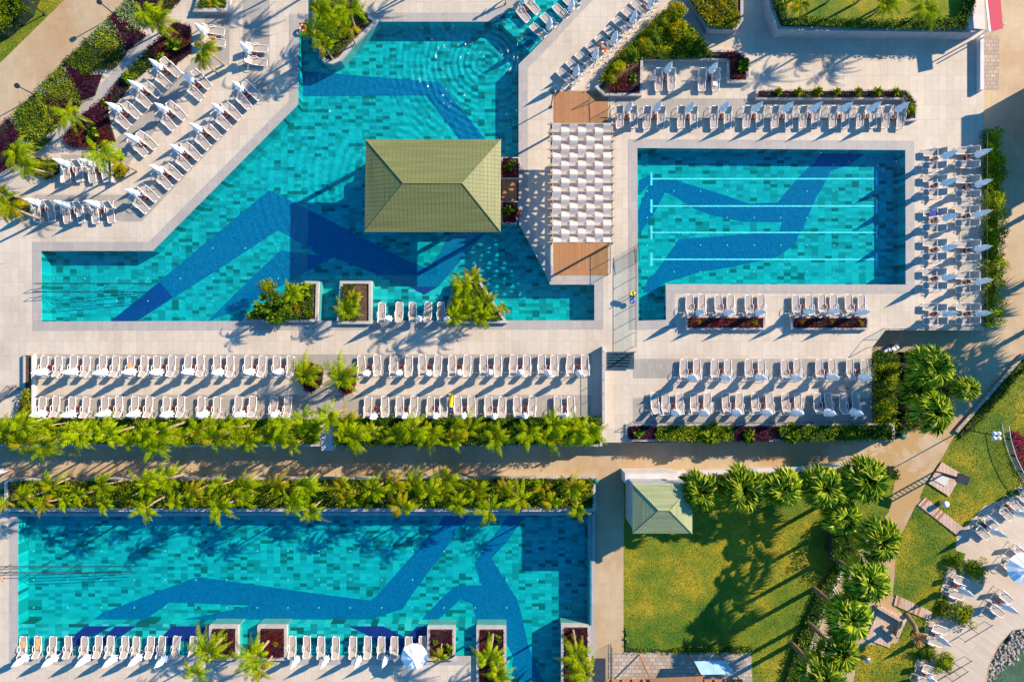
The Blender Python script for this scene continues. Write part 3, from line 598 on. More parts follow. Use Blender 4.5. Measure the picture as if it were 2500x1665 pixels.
def make_shrub(seed, r, h, mats, n=900, L=.16, Wd=.07, spiky=False, name='shrub'):
    rg = random.Random(seed); b = MB()
    if spiky:
        for i in range(n//6):
            az = rg.uniform(0, 6.3); el = rg.uniform(.2, 1.45); d = Vector((math.cos(az)*math.cos(el), math.sin(az)*math.cos(el), math.sin(el)))
            ln = r*rg.uniform(.7, 1.1); s = Vector((-math.sin(az), math.cos(az), 0))*Wd*.45; c0 = Vector((rg.gauss(0, r*.12), rg.gauss(0, r*.12), .05)); md = c0+d*ln*.55; tp = c0+d*ln+Vector((0, 0, -.3*ln*(1-el/1.6)))
            mt = rg.choice(mats); b.face([c0-s*.6, md-s, tp, md+s, c0+s*.6], mt)
    else:
        for mt in mats: blob_foliage(b, rg, Vector((0, 0, h*.5)), r, r, h*.55, n//len(mats), L, Wd, mt)
    return b.mesh(name)
FP = [make_feather_palm(11, 4.2, 1.9, 22, (.25, -.2)), make_feather_palm(12, 4.8, 2.05, 24, (-.35, .2), .12), make_feather_palm(13, 3.7, 1.8, 19, (.1, .35), .3), make_feather_palm(14, 2.3, 2.0, 26, (0, 0), .1), make_feather_palm(15, 4.4, 1.8, 22, (-.2, -.3), .05), make_feather_palm(16, 3.4, 2.2, 20, (.3, -.1), .2)]
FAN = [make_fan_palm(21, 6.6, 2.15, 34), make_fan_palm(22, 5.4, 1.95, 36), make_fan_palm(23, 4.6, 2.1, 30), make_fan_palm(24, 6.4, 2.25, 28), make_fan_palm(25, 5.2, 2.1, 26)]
_used = set()
def place(proto, px, py, z, rz, scale, label, cat, group=None, top=0.0):
    """px,py = image pixel position of the foot"""
    if proto.name in _used: o = copy_tree(proto)
    else: o = proto; _used.add(proto.name)
    x, y = G(px, py, z); o.location = (x, y, z); o.rotation_euler = (0, 0, rz); o.scale = (scale,)*3
    return tag(o, label, cat, group)
def foot(cx, cy, z, h):            # foot of a plant whose crown, h above it, appears over (cx, cy)
    k = (CAM_H-z-h)/(CAM_H-z); return (1250+(cx-1250)*k, 832.5+(cy-832.5)*k)
rp = random.Random(77)
def fpalm(cx, cy, z, label, v=None, s=None, group=None):
    v = rp.choice((0, 1, 2, 4, 5)) if v is None else v; s = rp.uniform(.85, 1.12) if s is None else s
    h = (4.2, 4.8, 3.7, 2.3, 4.4, 3.4)[v]*s; fx, fy = foot(cx, cy, z, h)
    return place(FP[v], fx, fy, z, rp.uniform(0, 6.3), s, label, 'palm tree', group)
def shr(mesh, cx, cy, z, s, label, group=None, name='shrub', cat='shrub', rz=None):
    o = bpy.data.objects.new(name, mesh); COL.objects.link(o); x, y = G(cx, cy, z+.3); o.location = (x, y, z); o.scale = (s,)*3; o.rotation_euler = (0, 0, rp.uniform(0, 6.3) if rz is None else rz)
    return tag(o, label, cat, group)
SH_LIME = make_shrub(31, .55, .6, ['leaf_lime'], 800, spiky=True, Wd=.09); SH_YEL = make_shrub(32, .5, .6, ['leaf_yellow'], 620, spiky=True, Wd=.13); SH_GREEN = make_shrub(33, .8, .8, ['leaf_hedge', 'leaf_lime'], 1400)
SH_DARK = make_shrub(34, .8, .9, ['leaf_dark', 'leaf_hedge'], 1400); SH_PUR = make_shrub(35, .8, .7, ['leaf_purple', 'leaf_red'], 1500, Wd=.06); SH_RED = make_shrub(36, .8, .8, ['leaf_red', 'leaf_red', 'leaf_purple'], 1500, Wd=.06)
SH_BIG = make_shrub(37, .7, .8, ['leaf_fan', 'leaf_hedge'], 170, L=.55, Wd=.30); SH_YB = make_shrub(38, .8, .9, ['leaf_yellow', 'leaf_lime'], 1500)
# ---------------------------------------------------------------- planters (wall ring + soil child)
def planter(px, z0, z1, label, wall=.30, mat='planter_stone', px_level=None, soil='soil', cat='planter'):
    P = GP(px, z1 if px_level is None else px_level)
    if area(P) < 0: P = P[::-1]
    I = offset(P, -wall)
    b = MB(); b.sheet([P, I[::-1]], z1, mat); b.sides(P, z0, z1, mat); b.sides(I[::-1], z1-.25, z1, mat)
    o = b.build('planter', label=label, cat=cat)
    s = MB(); s.sheet([I], z1-.10, soil); s.build('soil', o)
    return I
planter([(762, -20), (762, 60), (772, 100), (788, 152), (812, 157), (832, 148), (862, 112), (926, 50), (900, 36), (870, -20)], -1.2, .25, 'curved white walled planter of palms at the top of the left pool')
planter([(590, 786), (775, 786), (778, 687), (745, 686), (600, 770)], -1.2, .35, 'wedge shaped white planter overflowing with tropical plants at the left pool edge', .22)
planter([(830, 686), (907, 686), (907, 791), (822, 791)], -1.2, .35, 'white rectangular planter with bare brown soil at the left pool edge', .24)
planter([(1112, 684), (1172, 684), (1240, 789), (1075, 789)], -1.2, .35, 'trapezoid white planter full of palms between loungers and deep water', .22)
planter([(495, -40), (560, -40), (560, 29), (470, 29)], 0, .45, 'small white planter cut by the top edge left of the pool')
planter([(1224, 384), (1268, 384), (1268, 437), (1224, 437)], -1.2, .25, 'small planter of purple leaves north of the pool bar bridge', .1)
planter([(1224, 491), (1268, 491), (1262, 546), (1224, 546)], -1.2, .25, 'small planter of purple leaves south of the pool bar bridge', .1)
planter([(1452, 212), (1568, 100), (1570, 150), (1568, 234), (1475, 234)], 0, .42, 'triangular white planter of dark red plants left of four loungers', .22)
planter([(1568, 146), (1640, 120), (1805, 122), (1828, 145), (1828, 202), (1776, 202), (1776, 149)], 0, .38, 'L shaped white planter with dark red plants right of four loungers', .22)
planter([(1846, 218), (2214, 218), (2240, 248), (2240, 294), (2207, 296), (2207, 243), (1846, 243)], 0, .38, 'long white planter with a row of small bushes above the lap pool', .18)
planter([(1675, 771), (1869, 771), (1869, 805), (1675, 805)], 0, .38, 'white planter of dark red plants, left of the pair below the lap pool', .18)
planter([(1932, 772), (2121, 772), (2121, 805), (1932, 805)], 0, .38, 'white planter of dark red plants, right of the pair below the lap pool', .18)
planter([(1680, -30), (1700, 20), (1728, 73), (1800, 73), (1815, 50), (1815, -30)], 0, .9, 'grey walled planter of yellow bushes at the top edge', .25, 'wall_grey')
planter([(1872, -60), (1880, 20), (1900, 74), (2366, 80), (2398, 74), (2398, -60)], 0, 1.45, 'long raised planter wall round the garden at the top right', .30, 'wall_grey', soil='lawn_grass')
planter([(1527, 1034), (2182, 1034), (2182, 1077), (1527, 1077)], LOW, .12, 'long white planter bordering the lower right sun terrace', .20, px_level=0)
planter([(-300, 1017), (783, 1017), (783, 1089), (-300, 1089)], LOW, .10, 'long planter of palms left of the steps above the promenade', .20, px_level=0)
planter([(815, 1015), (1470, 1015), (1470, 1089), (815, 1089)], LOW, .10, 'long planter of palms right of the steps above the promenade', .20, px_level=0)
planter([(26, 1164), (1452, 1158), (1452, 1243), (26, 1243)], LOW, LOW+.75, 'long white walled planter between the promenade and the lowest pool', .28, px_level=LOW)
for i, (x0, y0, x1, y1, w_) in enumerate(((510, 1527, 581, 1612, 'beside the thirteenth lounger'), (628, 1527, 700, 1612, 'left of the second bottom row of loungers'), (1043, 1529, 1111, 1612, 'right of the open white parasol'), (1163, 1529, 1236, 1700, 'at the corner of the bottom deck'), (1370, 1524, 1441, 1700, 'at the right end of the lowest pool'))):
    planter(rect(x0, y0, x1, y1), LOW-1.2, LOW+.32, 'square white planter with red leaves, %s' % w_, .24)
    hedge(rect(x0+7, y0+9, x1-7, y1-8), LOW+.2, .28, ['leaf_red', 'leaf_purple'], 300+i, 'low red leaves filling the square planter %s' % w_, 'ground cover', 'ground_cover', 420, .12, .06, LOW+.3, 'stuff')
planter([(82, 864), (56, 864), (56, 1022), (82, 1022)], LOW, .35, 'narrow white planter at the left end of the two long lounger rows', .14)
# ---------------------------------------------------------------- beds
def cover(px, h, mats, seed, label, z=0.0, dens=300, L=.13, Wd=.07, **k): return hedge(px, z, h, mats, seed, label, 'ground cover', 'ground_cover', dens, L, Wd, z, 'stuff', **k)
cover([(283, 36), (318, 0), (345, 20), (356, 60), (335, 77), (308, 66)], .35, ['leaf_silver'], 1, 'pale green leafy patch nearest the top of the sloping garden')
cover([(318, 0), (345, -20), (460, -20), (380, 60), (352, 58), (340, 15)], .4, ['leaf_mixed', 'leaf_purple'], 2, 'mixed purple and brown planting at the top of the sloping garden')
cover([(272, 47), (283, 38), (336, 78), (356, 88), (308, 126), (290, 82)], .35, ['leaf_purple'], 3, 'deep purple wedge below the topmost pale patch')
cover([(215, 100), (270, 50), (291, 82), (309, 130), (270, 134), (235, 112)], .35, ['leaf_silver', 'leaf_lime'], 4, 'pale green wedge in the middle of the sloping garden')
cover([(212, 102), (236, 114), (306, 132), (282, 165), (236, 168), (226, 140)], .4, ['leaf_mixed', 'leaf_hedge'], 5, 'olive and bronze patch above the garden walkway')
cover([(160, 153), (213, 106), (230, 176), (214, 186)], .35, ['leaf_hedge'], 6, 'mid green triangle beside the sandy path')
cover([(157, 157), (215, 187), (248, 185), (232, 232), (202, 244), (178, 195)], .35, ['leaf_purple'], 7, 'dark purple wedge in the middle of the sloping garden')
cover([(100, 216), (156, 160), (178, 196), (200, 252), (150, 243)], .35, ['leaf_silver', 'leaf_lime'], 8, 'striped pale green patch beside the sandy path')
cover([(40, 280), (90, 230), (115, 238), (122, 292), (140, 312), (100, 334), (60, 334)], .5, ['leaf_hedge', 'leaf_lime'], 9, 'bushy green patch low in the sloping garden')
cover([(116, 236), (150, 246), (196, 256), (150, 300), (124, 296)], .4, ['leaf_mixed', 'leaf_purple'], 10, 'bronze patch above the lower end of the garden walkway')
cover([(0, 318), (25, 292), (55, 338), (78, 380), (0, 420)], .4, ['leaf_purple'], 11, 'purple patch at the left picture edge')
cover([(26, 292), (60, 334), (124, 342), (76, 380)], .35, ['leaf_silver', 'leaf_hedge'], 12, 'pale green triangle near the left picture edge')
cover([(365, 128), (392, 100), (430, 58), (466, 70), (466, 130), (420, 162), (385, 150)], .55, ['leaf_red', 'leaf_purple'], 13, 'crimson bushes at the head of the upper left loungers')
cover([(380, 112), (360, 130), (290, 205), (262, 245), (285, 250), (330, 195), (372, 160)], .4, ['leaf_purple', 'leaf_dark', 'leaf_hedge'], 14, 'narrow dark border between walkway and upper left loungers')
cover([(262, 245), (205, 285), (160, 340), (175, 358), (240, 362), (282, 345), (268, 300)], .55, ['leaf_red', 'leaf_purple'], 15, 'crimson and purple bushes beside the palms left of the loungers')
for i, (x, y, s, lb) in enumerate(((395, 148, .5, 'below the crimson bushes'), (250, 252, .35, 'on the dark border by the walkway'), (225, 325, .6, 'in the crimson bed left of the loungers'), (310, 190, .45, 'halfway along the dark border'), (425, 108, .6, 'in the topmost crimson bed'))):
    shr(SH_BIG, x, y, .15, s*1.3, 'broad leaved green plant %s' % lb)
for i, (c, lb) in enumerate(((blob(115, 412, 34, sx=1.1, sy=.8, seed=1), 'yellow green shrubs left of the four boxed loungers'), (blob(292, 415, 28, sx=.9, sy=.85, seed=2), 'yellow green shrubs right of the four boxed loungers'), (blob(42, 505, 34, sx=1.2, sy=.7, seed=3), 'yellow brown shrubs left of the six loungers'))):
    cover(c, .55, ['leaf_lime', 'leaf_mixed', 'leaf_yellow'], 20+i, lb)
cover([(770, 20), (905, 40), (860, 95), (818, 140), (792, 142), (778, 90)], .45, ['leaf_mixed', 'leaf_dark', 'leaf_hedge'], 25, 'brown and green underplanting of the curved pool planter', .15)
cover([(498, -30), (552, -30), (552, 22), (480, 22)], .3, ['leaf_mixed', 'leaf_hedge'], 26, 'low plants in the small planter cut by the top edge', .35)
hedge([(1460, 205), (1478, 165), (1560, 80), (1620, 25), (1655, 12), (1660, 42), (1700, 75), (1748, 136), (1650, 146), (1575, 142), (1548, 150)], .1, .85, ['leaf_lime', 'leaf_hedge', 'leaf_yellow'], 27, 'yellow green hedge wedge behind the diagonal lounger row', dens=230)
for i, (x, y, s, m_) in enumerate(((1650, 30, 1.1, 1), (1625, 60, .9, 0), (1655, 75, 1.0, 1), (1600, 85, .9, 2), (1690, 95, .9, 0), (1575, 110, .8, 1), (1540, 140, .8, 2), (1715, 125, .7, 2), (1510, 165, .7, 1), (1490, 190, .6, 0))):
    shr((SH_GREEN, SH_YB, SH_DARK)[m_], x, y, .55, s, '%s bush, %s counting down from the tip of the hedge wedge' % (('fresh green', 'golden', 'dark green')[m_], ORD[i]))
cover([(1500, 200), (1562, 158), (1562, 226), (1484, 226)], .3, ['leaf_red', 'leaf_purple'], 28, 'dark red plants in the triangular planter', .35)
cover([(1745, 130), (1800, 128), (1821, 146), (1821, 194), (1783, 194), (1783, 150)], .3, ['leaf_red', 'leaf_purple'], 29, 'dark red plants in the L shaped planter', .4)
cover([(1851, 224), (2212, 224), (2232, 250), (2232, 288), (2214, 288), (2214, 237), (1851, 237)], .25, ['leaf_purple', 'leaf_mixed'], 30, 'low purple plants in the long planter above the lap pool', .42)
for i, x in enumerate((1902, 1951, 1999, 2046, 2097, 2145, 2190)):
    shr(SH_LIME, x, 222, .45, .85+.15*((i*7) % 3)/2, 'small spiky lime green bush, %s from left in the long planter' % ORD[i], 'lime bushes in the long planter above the lap pool')
shr(SH_GREEN, 2228, 265, .45, .5, 'green shrub at the right end of the long planter above the lap pool')
shr(SH_BIG, 1815, 160, .45, .7, 'dark green big leaved plant on the corner of the L shaped planter'); shr(SH_BIG, 1545, 190, .4, .45, 'green plant in the triangular planter of dark red leaves')
for k, (x0, x1, lb) in enumerate(((1682, 1863, 'left'), (1939, 2115, 'right'))):
    cover(rect(x0, 777, x1, 799), .3, ['leaf_red', 'leaf_purple', 'leaf_red'], 31+k, 'dark red plants in the %s planter below the lap pool' % lb, .4)
for x, lb in ((1708, 'left planter, near its left end'), (1846, 'left planter, near its right end'), (1960, 'right planter, near its left end'), (2032, 'right planter, at its middle'), (2104, 'right planter, near its right end')):
    shr(SH_YEL, x, 787, .45, .62, 'small bright yellow tuft in the %s' % lb, 'yellow tufts in the planters below the lap pool')
hedge([(1676, -20), (1700, 20), (1735, 66), (1795, 70), (1812, 45), (1800, 20), (1795, -20)], .8, .8, ['leaf_yellow', 'leaf_lime', 'leaf_yellow'], 33, 'golden yellow bushes in the grey planter at the top edge', dens=260)
hedge([(1876, -30), (1915, 60), (2100, 68), (2360, 72), (2392, -30), (2372, -30), (2340, 42), (2150, 50), (1925, 40), (1905, -30)], 1.35, .8, ['leaf_hedge', 'leaf_dark'], 34, 'dark green hedge edging the raised garden at the top right', dens=300)
hedge([(2403, 316), (2450, 318), (2456, 450), (2452, 640), (2440, 798), (2403, 798)], LOW, 2.8, ['leaf_lime', 'leaf_palm', 'leaf_hedge', 'leaf_lime'], 35, 'tall clipped hedge along the right edge of the sun deck', dens=520, base=.4)
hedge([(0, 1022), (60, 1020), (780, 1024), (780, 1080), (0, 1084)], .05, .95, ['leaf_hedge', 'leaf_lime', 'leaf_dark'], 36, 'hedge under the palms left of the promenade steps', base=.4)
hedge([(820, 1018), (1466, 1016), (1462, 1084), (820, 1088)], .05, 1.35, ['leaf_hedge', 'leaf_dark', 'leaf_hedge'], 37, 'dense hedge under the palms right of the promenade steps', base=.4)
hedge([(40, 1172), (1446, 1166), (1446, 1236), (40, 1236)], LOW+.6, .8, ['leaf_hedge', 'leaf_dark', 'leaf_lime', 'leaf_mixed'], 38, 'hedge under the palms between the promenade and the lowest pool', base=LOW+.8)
cover([(1532, 1039), (1640, 1039), (1610, 1070), (1532, 1070)], .4, ['leaf_purple'], 39, 'purple plants at the left end of the lower right terrace border', .05)
hedge([(1605, 1040), (1790, 1038), (1790, 1072), (1700, 1078), (1600, 1072)], .05, .7, ['leaf_hedge', 'leaf_lime', 'leaf_dark'], 40, 'green shrub border between the two purple beds', base=.3)
cover([(1780, 1038), (1905, 1038), (1905, 1062), (1870, 1078), (1780, 1076)], .55, ['leaf_purple'], 41, 'violet bush in the middle of the lower right terrace border', .05)
hedge([(1900, 1038), (2178, 1036), (2178, 1074), (1905, 1076)], .05, .8, ['leaf_dark', 'leaf_hedge'], 42, 'dark green hedge at the right end of the lower right terrace border', base=.3)
for i, (x, y, s) in enumerate(((1560, 1058, .5), (1745, 1040, .9), (1735, 1070, .8), (1765, 1055, .8), (1830, 1066, .7), (1935, 1040, .8), (1937, 1066, .7), (1640, 1055, .7))):
    shr(SH_LIME if i % 2 else SH_BIG, x, y, .3, s, 'bright green tuft, %s from left in the lower right terrace border' % ORD[[0, 2, 3, 4, 5, 6, 7, 1][i]])
hedge([(2132, 866), (2190, 856), (2205, 900), (2190, 960), (2196, 1040), (2180, 1066), (2136, 1062)], LOW, 2.4, ['leaf_hedge', 'leaf_lime', 'leaf_dark'], 43, 'tall bushy hedge right of the lower sun terrace', base=.3, dens=400)
hedge([(2190, 856), (2300, 860), (2320, 950), (2300, 1010), (2225, 1045), (2180, 1055), (2196, 960)], LOW, 1.9, ['leaf_hedge', 'leaf_dark', 'leaf_mixed'], 44, 'dark undergrowth beneath the two large fan palms', base=LOW)
hedge([(1545, 1156), (2190, 1146), (2185, 1168), (1680, 1182), (1545, 1180)], LOW, .8, ['leaf_hedge', 'leaf_dark'], 45, 'shrubs along the upper edge of the large lawn', base=LOW)
hedge([(2050, 1395), (1998, 1523), (1940, 1690), (1900, 1690), (1950, 1540), (2000, 1430), (2030, 1380)], LOW, .7, ['leaf_hedge', 'leaf_dark'], 46, 'shrub border along the low wall beside the large lawn', base=LOW, dens=220)
hedge([(2060, 1235), (2100, 1290), (2060, 1390), (2035, 1380), (2010, 1340), (2020, 1270)], LOW, 2.2, ['leaf_dark', 'leaf_hedge'], 56, 'dark bushy shrub mass between the large lawn and the leaning palms', base=LOW, dens=320)
hedge([(1524, 1530), (1530, 1530), (1534, 1578), (1640, 1585), (1640, 1592), (1524, 1592)], LOW, .22, ['leaf_hedge', 'grass_blade'], 47, 'low plants round the lower left corner of the large lawn', base=LOW, dens=70)
hedge([(1640, 1578), (1835, 1575), (1838, 1592), (1640, 1592)], LOW, .35, ['leaf_hedge'], 48, 'low green plants along the bottom edge of the large lawn', base=LOW, dens=200)
cover([(2462, 1046), (2520, 1075), (2520, 1185), (2490, 1150), (2470, 1100)], .5, ['leaf_red', 'flower_pink', 'leaf_mixed'], 49, 'pink and red flower bed inside the curved fence', LOW)
hedge([(2384, 1003), (2500, 872), (2520, 880), (2400, 1020), (2345, 1075), (2338, 1058)], LOW, .4, ['leaf_hedge'], 50, 'low shrubs behind the stone edge of the right lawn', base=LOW, dens=170)
for i, (x, y, s, lb) in enumerate(((2380, 1388, 1.15, 'uppermost of three round shrubs on the beach terrace'), (2353, 1499, 1.25, 'middle of three round shrubs on the beach terrace'), (2307, 1619, 1.1, 'lowest of three round shrubs on the beach terrace'), (2340, 1372, .9, 'dark shrub at the lawn corner below the plank walk'), (2305, 1483, .9, 'shrub at the lawn corner beside the middle round shrub'), (2262, 1600, .9, 'shrub at the lawn corner beside the lowest loungers'))):
    shr(SH_GREEN if i < 3 else SH_DARK, x, y, LOW, s, lb)
hedge([(60, 950), (78, 950), (82, 1040), (40, 1040)], .1, .7, ['leaf_mixed', 'leaf_lime'], 51, 'bronze shrub at the left end of the lounger rows', 'shrub', 'shrub', base=.3)
hedge(blob(760, 920, 33, sx=.95, sy=1.15, seed=7), 0, .9, ['leaf_red', 'leaf_purple', 'leaf_red'], 52, 'dark red bush under the left of two palms between lounger rows', 'shrub', 'shrub', base=.2)
hedge(blob(850, 935, 27, sx=.85, sy=1.15, seed=8), 0, .9, ['leaf_red', 'leaf_purple', 'leaf_red'], 53, 'dark red bush under the right of two palms between lounger rows', 'shrub', 'shrub', base=.2)
cover([(600, 775), (740, 695), (768, 695), (766, 778)], .5, ['leaf_dark', 'leaf_hedge', 'leaf_mixed'], 54, 'dark underplanting of the wedge shaped planter', .4)
cover([(1115, 690), (1165, 690), (1228, 782), (1085, 782)], .5, ['leaf_dark', 'leaf_lime', 'leaf_hedge'], 55, 'underplanting of the trapezoid planter', .4)
cover([(836, 694), (870, 694), (880, 783), (830, 783)], .25, ['leaf_mixed', 'leaf_hedge'], 56, 'sparse plants in the planter with bare soil', .4, dens=120)
for i, (y, lb) in enumerate(((411, 'north'), (518, 'south'))):
    shr(SH_PUR, 1247, y, .1, .95, 'dark purple bush in the planter %s of the bar bridge' % lb); shr(SH_BIG, 1244, y-6, .35, .6, 'green banana like plant on top of the purple bush %s of the bar bridge' % lb)
# wedge planter, trapezoid planter: separate specimen plants
for i, (x, y, v) in enumerate(((612, 770, 'g'), (640, 752, 'b'), (655, 700, 's'), (668, 775, 'b'), (690, 745, 'b'), (705, 700, 'g'), (725, 752, 'y'), (742, 712, 'b'), (752, 765, 'g'), (640, 725, 'g'), (700, 770, 'd'), (672, 728, 'd'))):
    shr({'g': SH_LIME, 'b': SH_BIG, 's': SH_GREEN, 'y': SH_YEL, 'd': SH_DARK}[v], x, y, .5, .85, '%s plant, %s counting from the left, in the wedge shaped planter' % ({'g': 'spiky lime green', 'b': 'broad leaved green', 's': 'small leaved green', 'y': 'orange yellow tufted', 'd': 'dark bushy'}[v], ORD[[0, 2, 3, 4, 6, 8, 9, 10, 11, 1, 7, 5][i]]))
# ---------------------------------------------------------------- feather palms
g1 = 'feather palms in the long planters'
r1 = [(22, 1048), (55, 1030), (62, 1078), (118, 1040), (112, 1080), (170, 1050), (196, 1070), (232, 1045), (272, 1055), (310, 1072), (355, 1060), (395, 1045), (372, 1085), (440, 1062), (485, 1048), (528, 1065), (572, 1050), (606, 1078), (662, 1060), (700, 1040), (735, 1020), (715, 1085), (762, 1055)]
for i, (x, y) in enumerate(r1): fpalm(x, y, .1, 'yellow green feather palm, %s from left in the planter left of the promenade steps' % ORD[i], group=g1, s=rp.uniform(.6, .98))
r2 = [(812, 1012), (850, 1025), (840, 1055), (872, 1068), (905, 1050), (965, 1070), (1010, 1040), (1048, 1065), (1112, 1070), (1140, 1040), (1205, 1078), (1200, 1045), (1282, 1060), (1350, 1068), (1356, 1040), (1410, 1050), (1445, 1045)]
for i, (x, y) in enumerate(r2): fpalm(x, y, .1, 'feather palm, %s from left in the planter right of the promenade steps' % ORD[i], group=g1, s=rp.uniform(.58, .95))
r3 = [(15, 1228), (65, 1215), (108, 1232), (130, 1180), (165, 1225), (200, 1210), (250, 1190), (262, 1232), (310, 1215), (345, 1180), (352, 1235), (408, 1175), (425, 1225), (475, 1200), (535, 1190), (545, 1240), (590, 1180), (600, 1218), (680, 1185), (705, 1225), (762, 1240), (745, 1178), (835, 1180), (850, 1215), (915, 1200), (965, 1180), (980, 1232)]
for i, (x, y) in enumerate(r3): fpalm(x, y, LOW+.7, 'feather palm, %s from left in the left half of the planter above the lowest pool' % ORD[i], group=g1, s=rp.uniform(.58, .95))
r4 = [(1015, 1180), (1055, 1200), (1085, 1175), (1120, 1228), (1165, 1200), (1190, 1240), (1232, 1190), (1262, 1215), (1318, 1190), (1345, 1222), (1402, 1185), (1415, 1240)]
for i, (x, y) in enumerate(r4): fpalm(x, y, LOW+.7, 'feather palm, %s from left in the right half of the planter above the lowest pool' % ORD[i], group=g1, s=rp.uniform(.58, .95))
for x, y, z, v, s, lb in ((385, 62, .1, 3, .95, 'big feather palm above the crimson bushes at the top left'), (350, 35, .1, 0, .7, 'feather palm at the top of the sloping garden'), (505, 118, 0, 2, .9, 'yellow palm between upper left loungers'), (497, 150, 0, 2, .7, 'small palm beside a folded parasol, upper left'),
                       (178, 280, 0, 3, .9, 'feather palm leaning over the lower garden walkway'), (240, 378, .1, 0, 1.0, 'feather palm hanging over the four boxed loungers'), (285, 395, .1, 2, .8, 'yellow feather palm right of the four boxed loungers'), (40, 370, 0, 3, .95, 'big feather palm low at the left edge'), (55, 400, 0, 1, .8, 'feather palm at the left edge near the boxed loungers'),
                       (25, 515, .1, 2, 1.0, 'palm in the shrubs left of the six loungers'), (10, 470, .1, 2, .7, 'small palm cut by the left edge'), 
                       (770, 25, .2, 1, .95, 'tall feather palm at the back of the curved pool planter'), (800, 60, .2, 3, .85, 'feather palm in the middle of the curved pool planter'), (845, 25, .2, 0, .95, 'feather palm at the right of the curved pool planter'), (790, 110, .2, 2, .75, 'yellow palm at the tip of the curved pool planter'), (765, 75, .2, 0, .8, 'feather palm overhanging the pool from the curved planter'), (850, 75, .2, 2, .7, 'small palm at the right rim of the curved pool planter'),
                       (705, 715, .4, 1, .7, 'feather palm rising from the wedge shaped planter'), (848, 765, .4, 3, .75, 'feather palm leaning out of the planter with bare soil'), (865, 728, .4, 2, .6, 'small yellow palm in the planter with bare soil'),
                       (1140, 700, .4, 1, .8, 'tall palm at the top of the trapezoid planter'), (1130, 745, .4, 3, .75, 'palm at the left of the trapezoid planter'), (1190, 735, .4, 0, .75, 'palm at the right of the trapezoid planter'), (1110, 780, .4, 0, .65, 'palm at the lower left corner of the trapezoid planter'), (1170, 775, .4, 3, .65, 'palm at the bottom of the trapezoid planter'), (1155, 675, .4, 2, .7, 'palm tip over the water at the trapezoid planter'), (1225, 755, .4, 2, .5, 'small palm at the lower right corner of the trapezoid planter'),
                       (745, 918, 0, 3, .95, 'palm over a red bush, left of two between the lounger rows'), (832, 925, 0, 3, 1.05, 'palm over a red bush, right of two between the lounger rows'),
                       (510, 1592, LOW+.3, 3, 1.12, 'feather palm over the square planter beside the thirteenth lounger'), (628, 1598, LOW+.3, 3, 1.15, 'feather palm left of the second bottom row of loungers'), (635, 1640, LOW+.2, 2, .8, 'yellow palm at the bottom edge left of the second row'), (485, 1640, LOW+.2, 0, .8, 'palm at the bottom edge by the thirteenth lounger'),
                       (1072, 1600, LOW+.4, 2, .6, 'orange yellow palm in the square planter by the open parasol'), (1200, 1600, LOW+.4, 0, .95, 'feather palm in the planter at the corner of the bottom deck'), (1215, 1640, LOW+.4, 3, .85, 'palm at the bottom edge beside the pool corner'), (1410, 1590, LOW+.4, 0, .95, 'feather palm at the right end of the lowest pool'), (1430, 1640, LOW+.4, 3, .95, 'palm at the bottom edge right of the lowest pool'),
                       (2160, 10, 1.4, 3, .8, 'small palm on the raised garden at the top right'), (1950, 15, 1.4, 2, .7, 'lime palm at the left of the raised garden'), (2260, 20, 1.4, 3, .9, 'orange tinged palm on the raised garden'), (520, 5, .4, 2, .5, 'small palm in the planter cut by the top edge')):
    fpalm(x, y, z, lb, v, s)
hedge([(-20, -20), (88, -20), (70, 30), (38, 60), (10, 85), (-20, 90)], 0, 2.0, ['leaf_dark', 'leaf_hedge', 'leaf_lime'], 57, 'dark green bushes in the upper left corner of the view', 'shrub', 'shrub', base=.8)
# off-frame palms whose shadows reach the picture
for x, y, s in ((1120, -150, .9), (1040, -110, .8), (1000, -170, 1.0), (700, -110, .8), (780, -120, .9)): fpalm(x, y, 0, 'feather palm standing beyond the top edge of the view', 1, s, 'palms beyond the top edge')
for x, y, s, lb in ((548, 1560, .5, 'left'), (670, 1575, .5, 'second'), (1062, 1570, .55, 'third'), (1095, 1585, .5, 'third, lower'), (1215, 1560, .4, 'fourth'), (1400, 1555, .5, 'rightmost')):
    shr(SH_BIG if int(x) % 2 else SH_LIME, x, y, LOW+.4, s, 'small green plant on the red leaves of the %s square planter' % lb)
# ---------------------------------------------------------------- fan palms (crown position, height)
fl = [(1712, 1200, 1, .95, 'first from left in the row at the top of the large lawn'), (1812, 1192, 1, 1.05, 'second from left in the row at the top of the large lawn'), (1910, 1192, 1, .95, 'third from left in the row at the top of the large lawn'), (2010, 1190, 2, 1.05, 'fourth from left in the row at the top of the large lawn'), (2112, 1172, 2, 1.1, 'fifth from left in the row at the top of the large lawn'),
      (2150, 1320, 0, .95, 'uppermost of those leaning over the path right of the large lawn'), (2118, 1418, 0, 1.0, 'second from top beside the path right of the large lawn'), (2075, 1508, 0, 1.0, 'third from top beside the path right of the large lawn'), (2050, 1592, 0, .95, 'fourth from top beside the path right of the large lawn'), (2012, 1655, 0, 1.0, 'at the bottom edge right of the large lawn'),
      (2275, 898, 1, 1.08, 'upper of the two large ones right of the lower sun terrace'), (2280, 1008, 1, 1.0, 'lower of the two large ones right of the lower sun terrace'), (2362, 950, 2, .62, 'small loose crowned one right of the two large ones'), (2055, 1262, 2, .9, 'dark one in the upper right corner of the large lawn'), (2240, 950, 1, .8, 'smaller one nested between the two large ones')]
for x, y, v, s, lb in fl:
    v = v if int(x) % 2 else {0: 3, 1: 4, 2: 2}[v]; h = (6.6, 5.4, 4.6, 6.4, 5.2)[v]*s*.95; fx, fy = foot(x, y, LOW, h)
    place(FAN[v], fx, fy, LOW, rp.uniform(0, 6.3), s*.95, 'fan palm, '+lb, 'palm tree', 'fan palms')
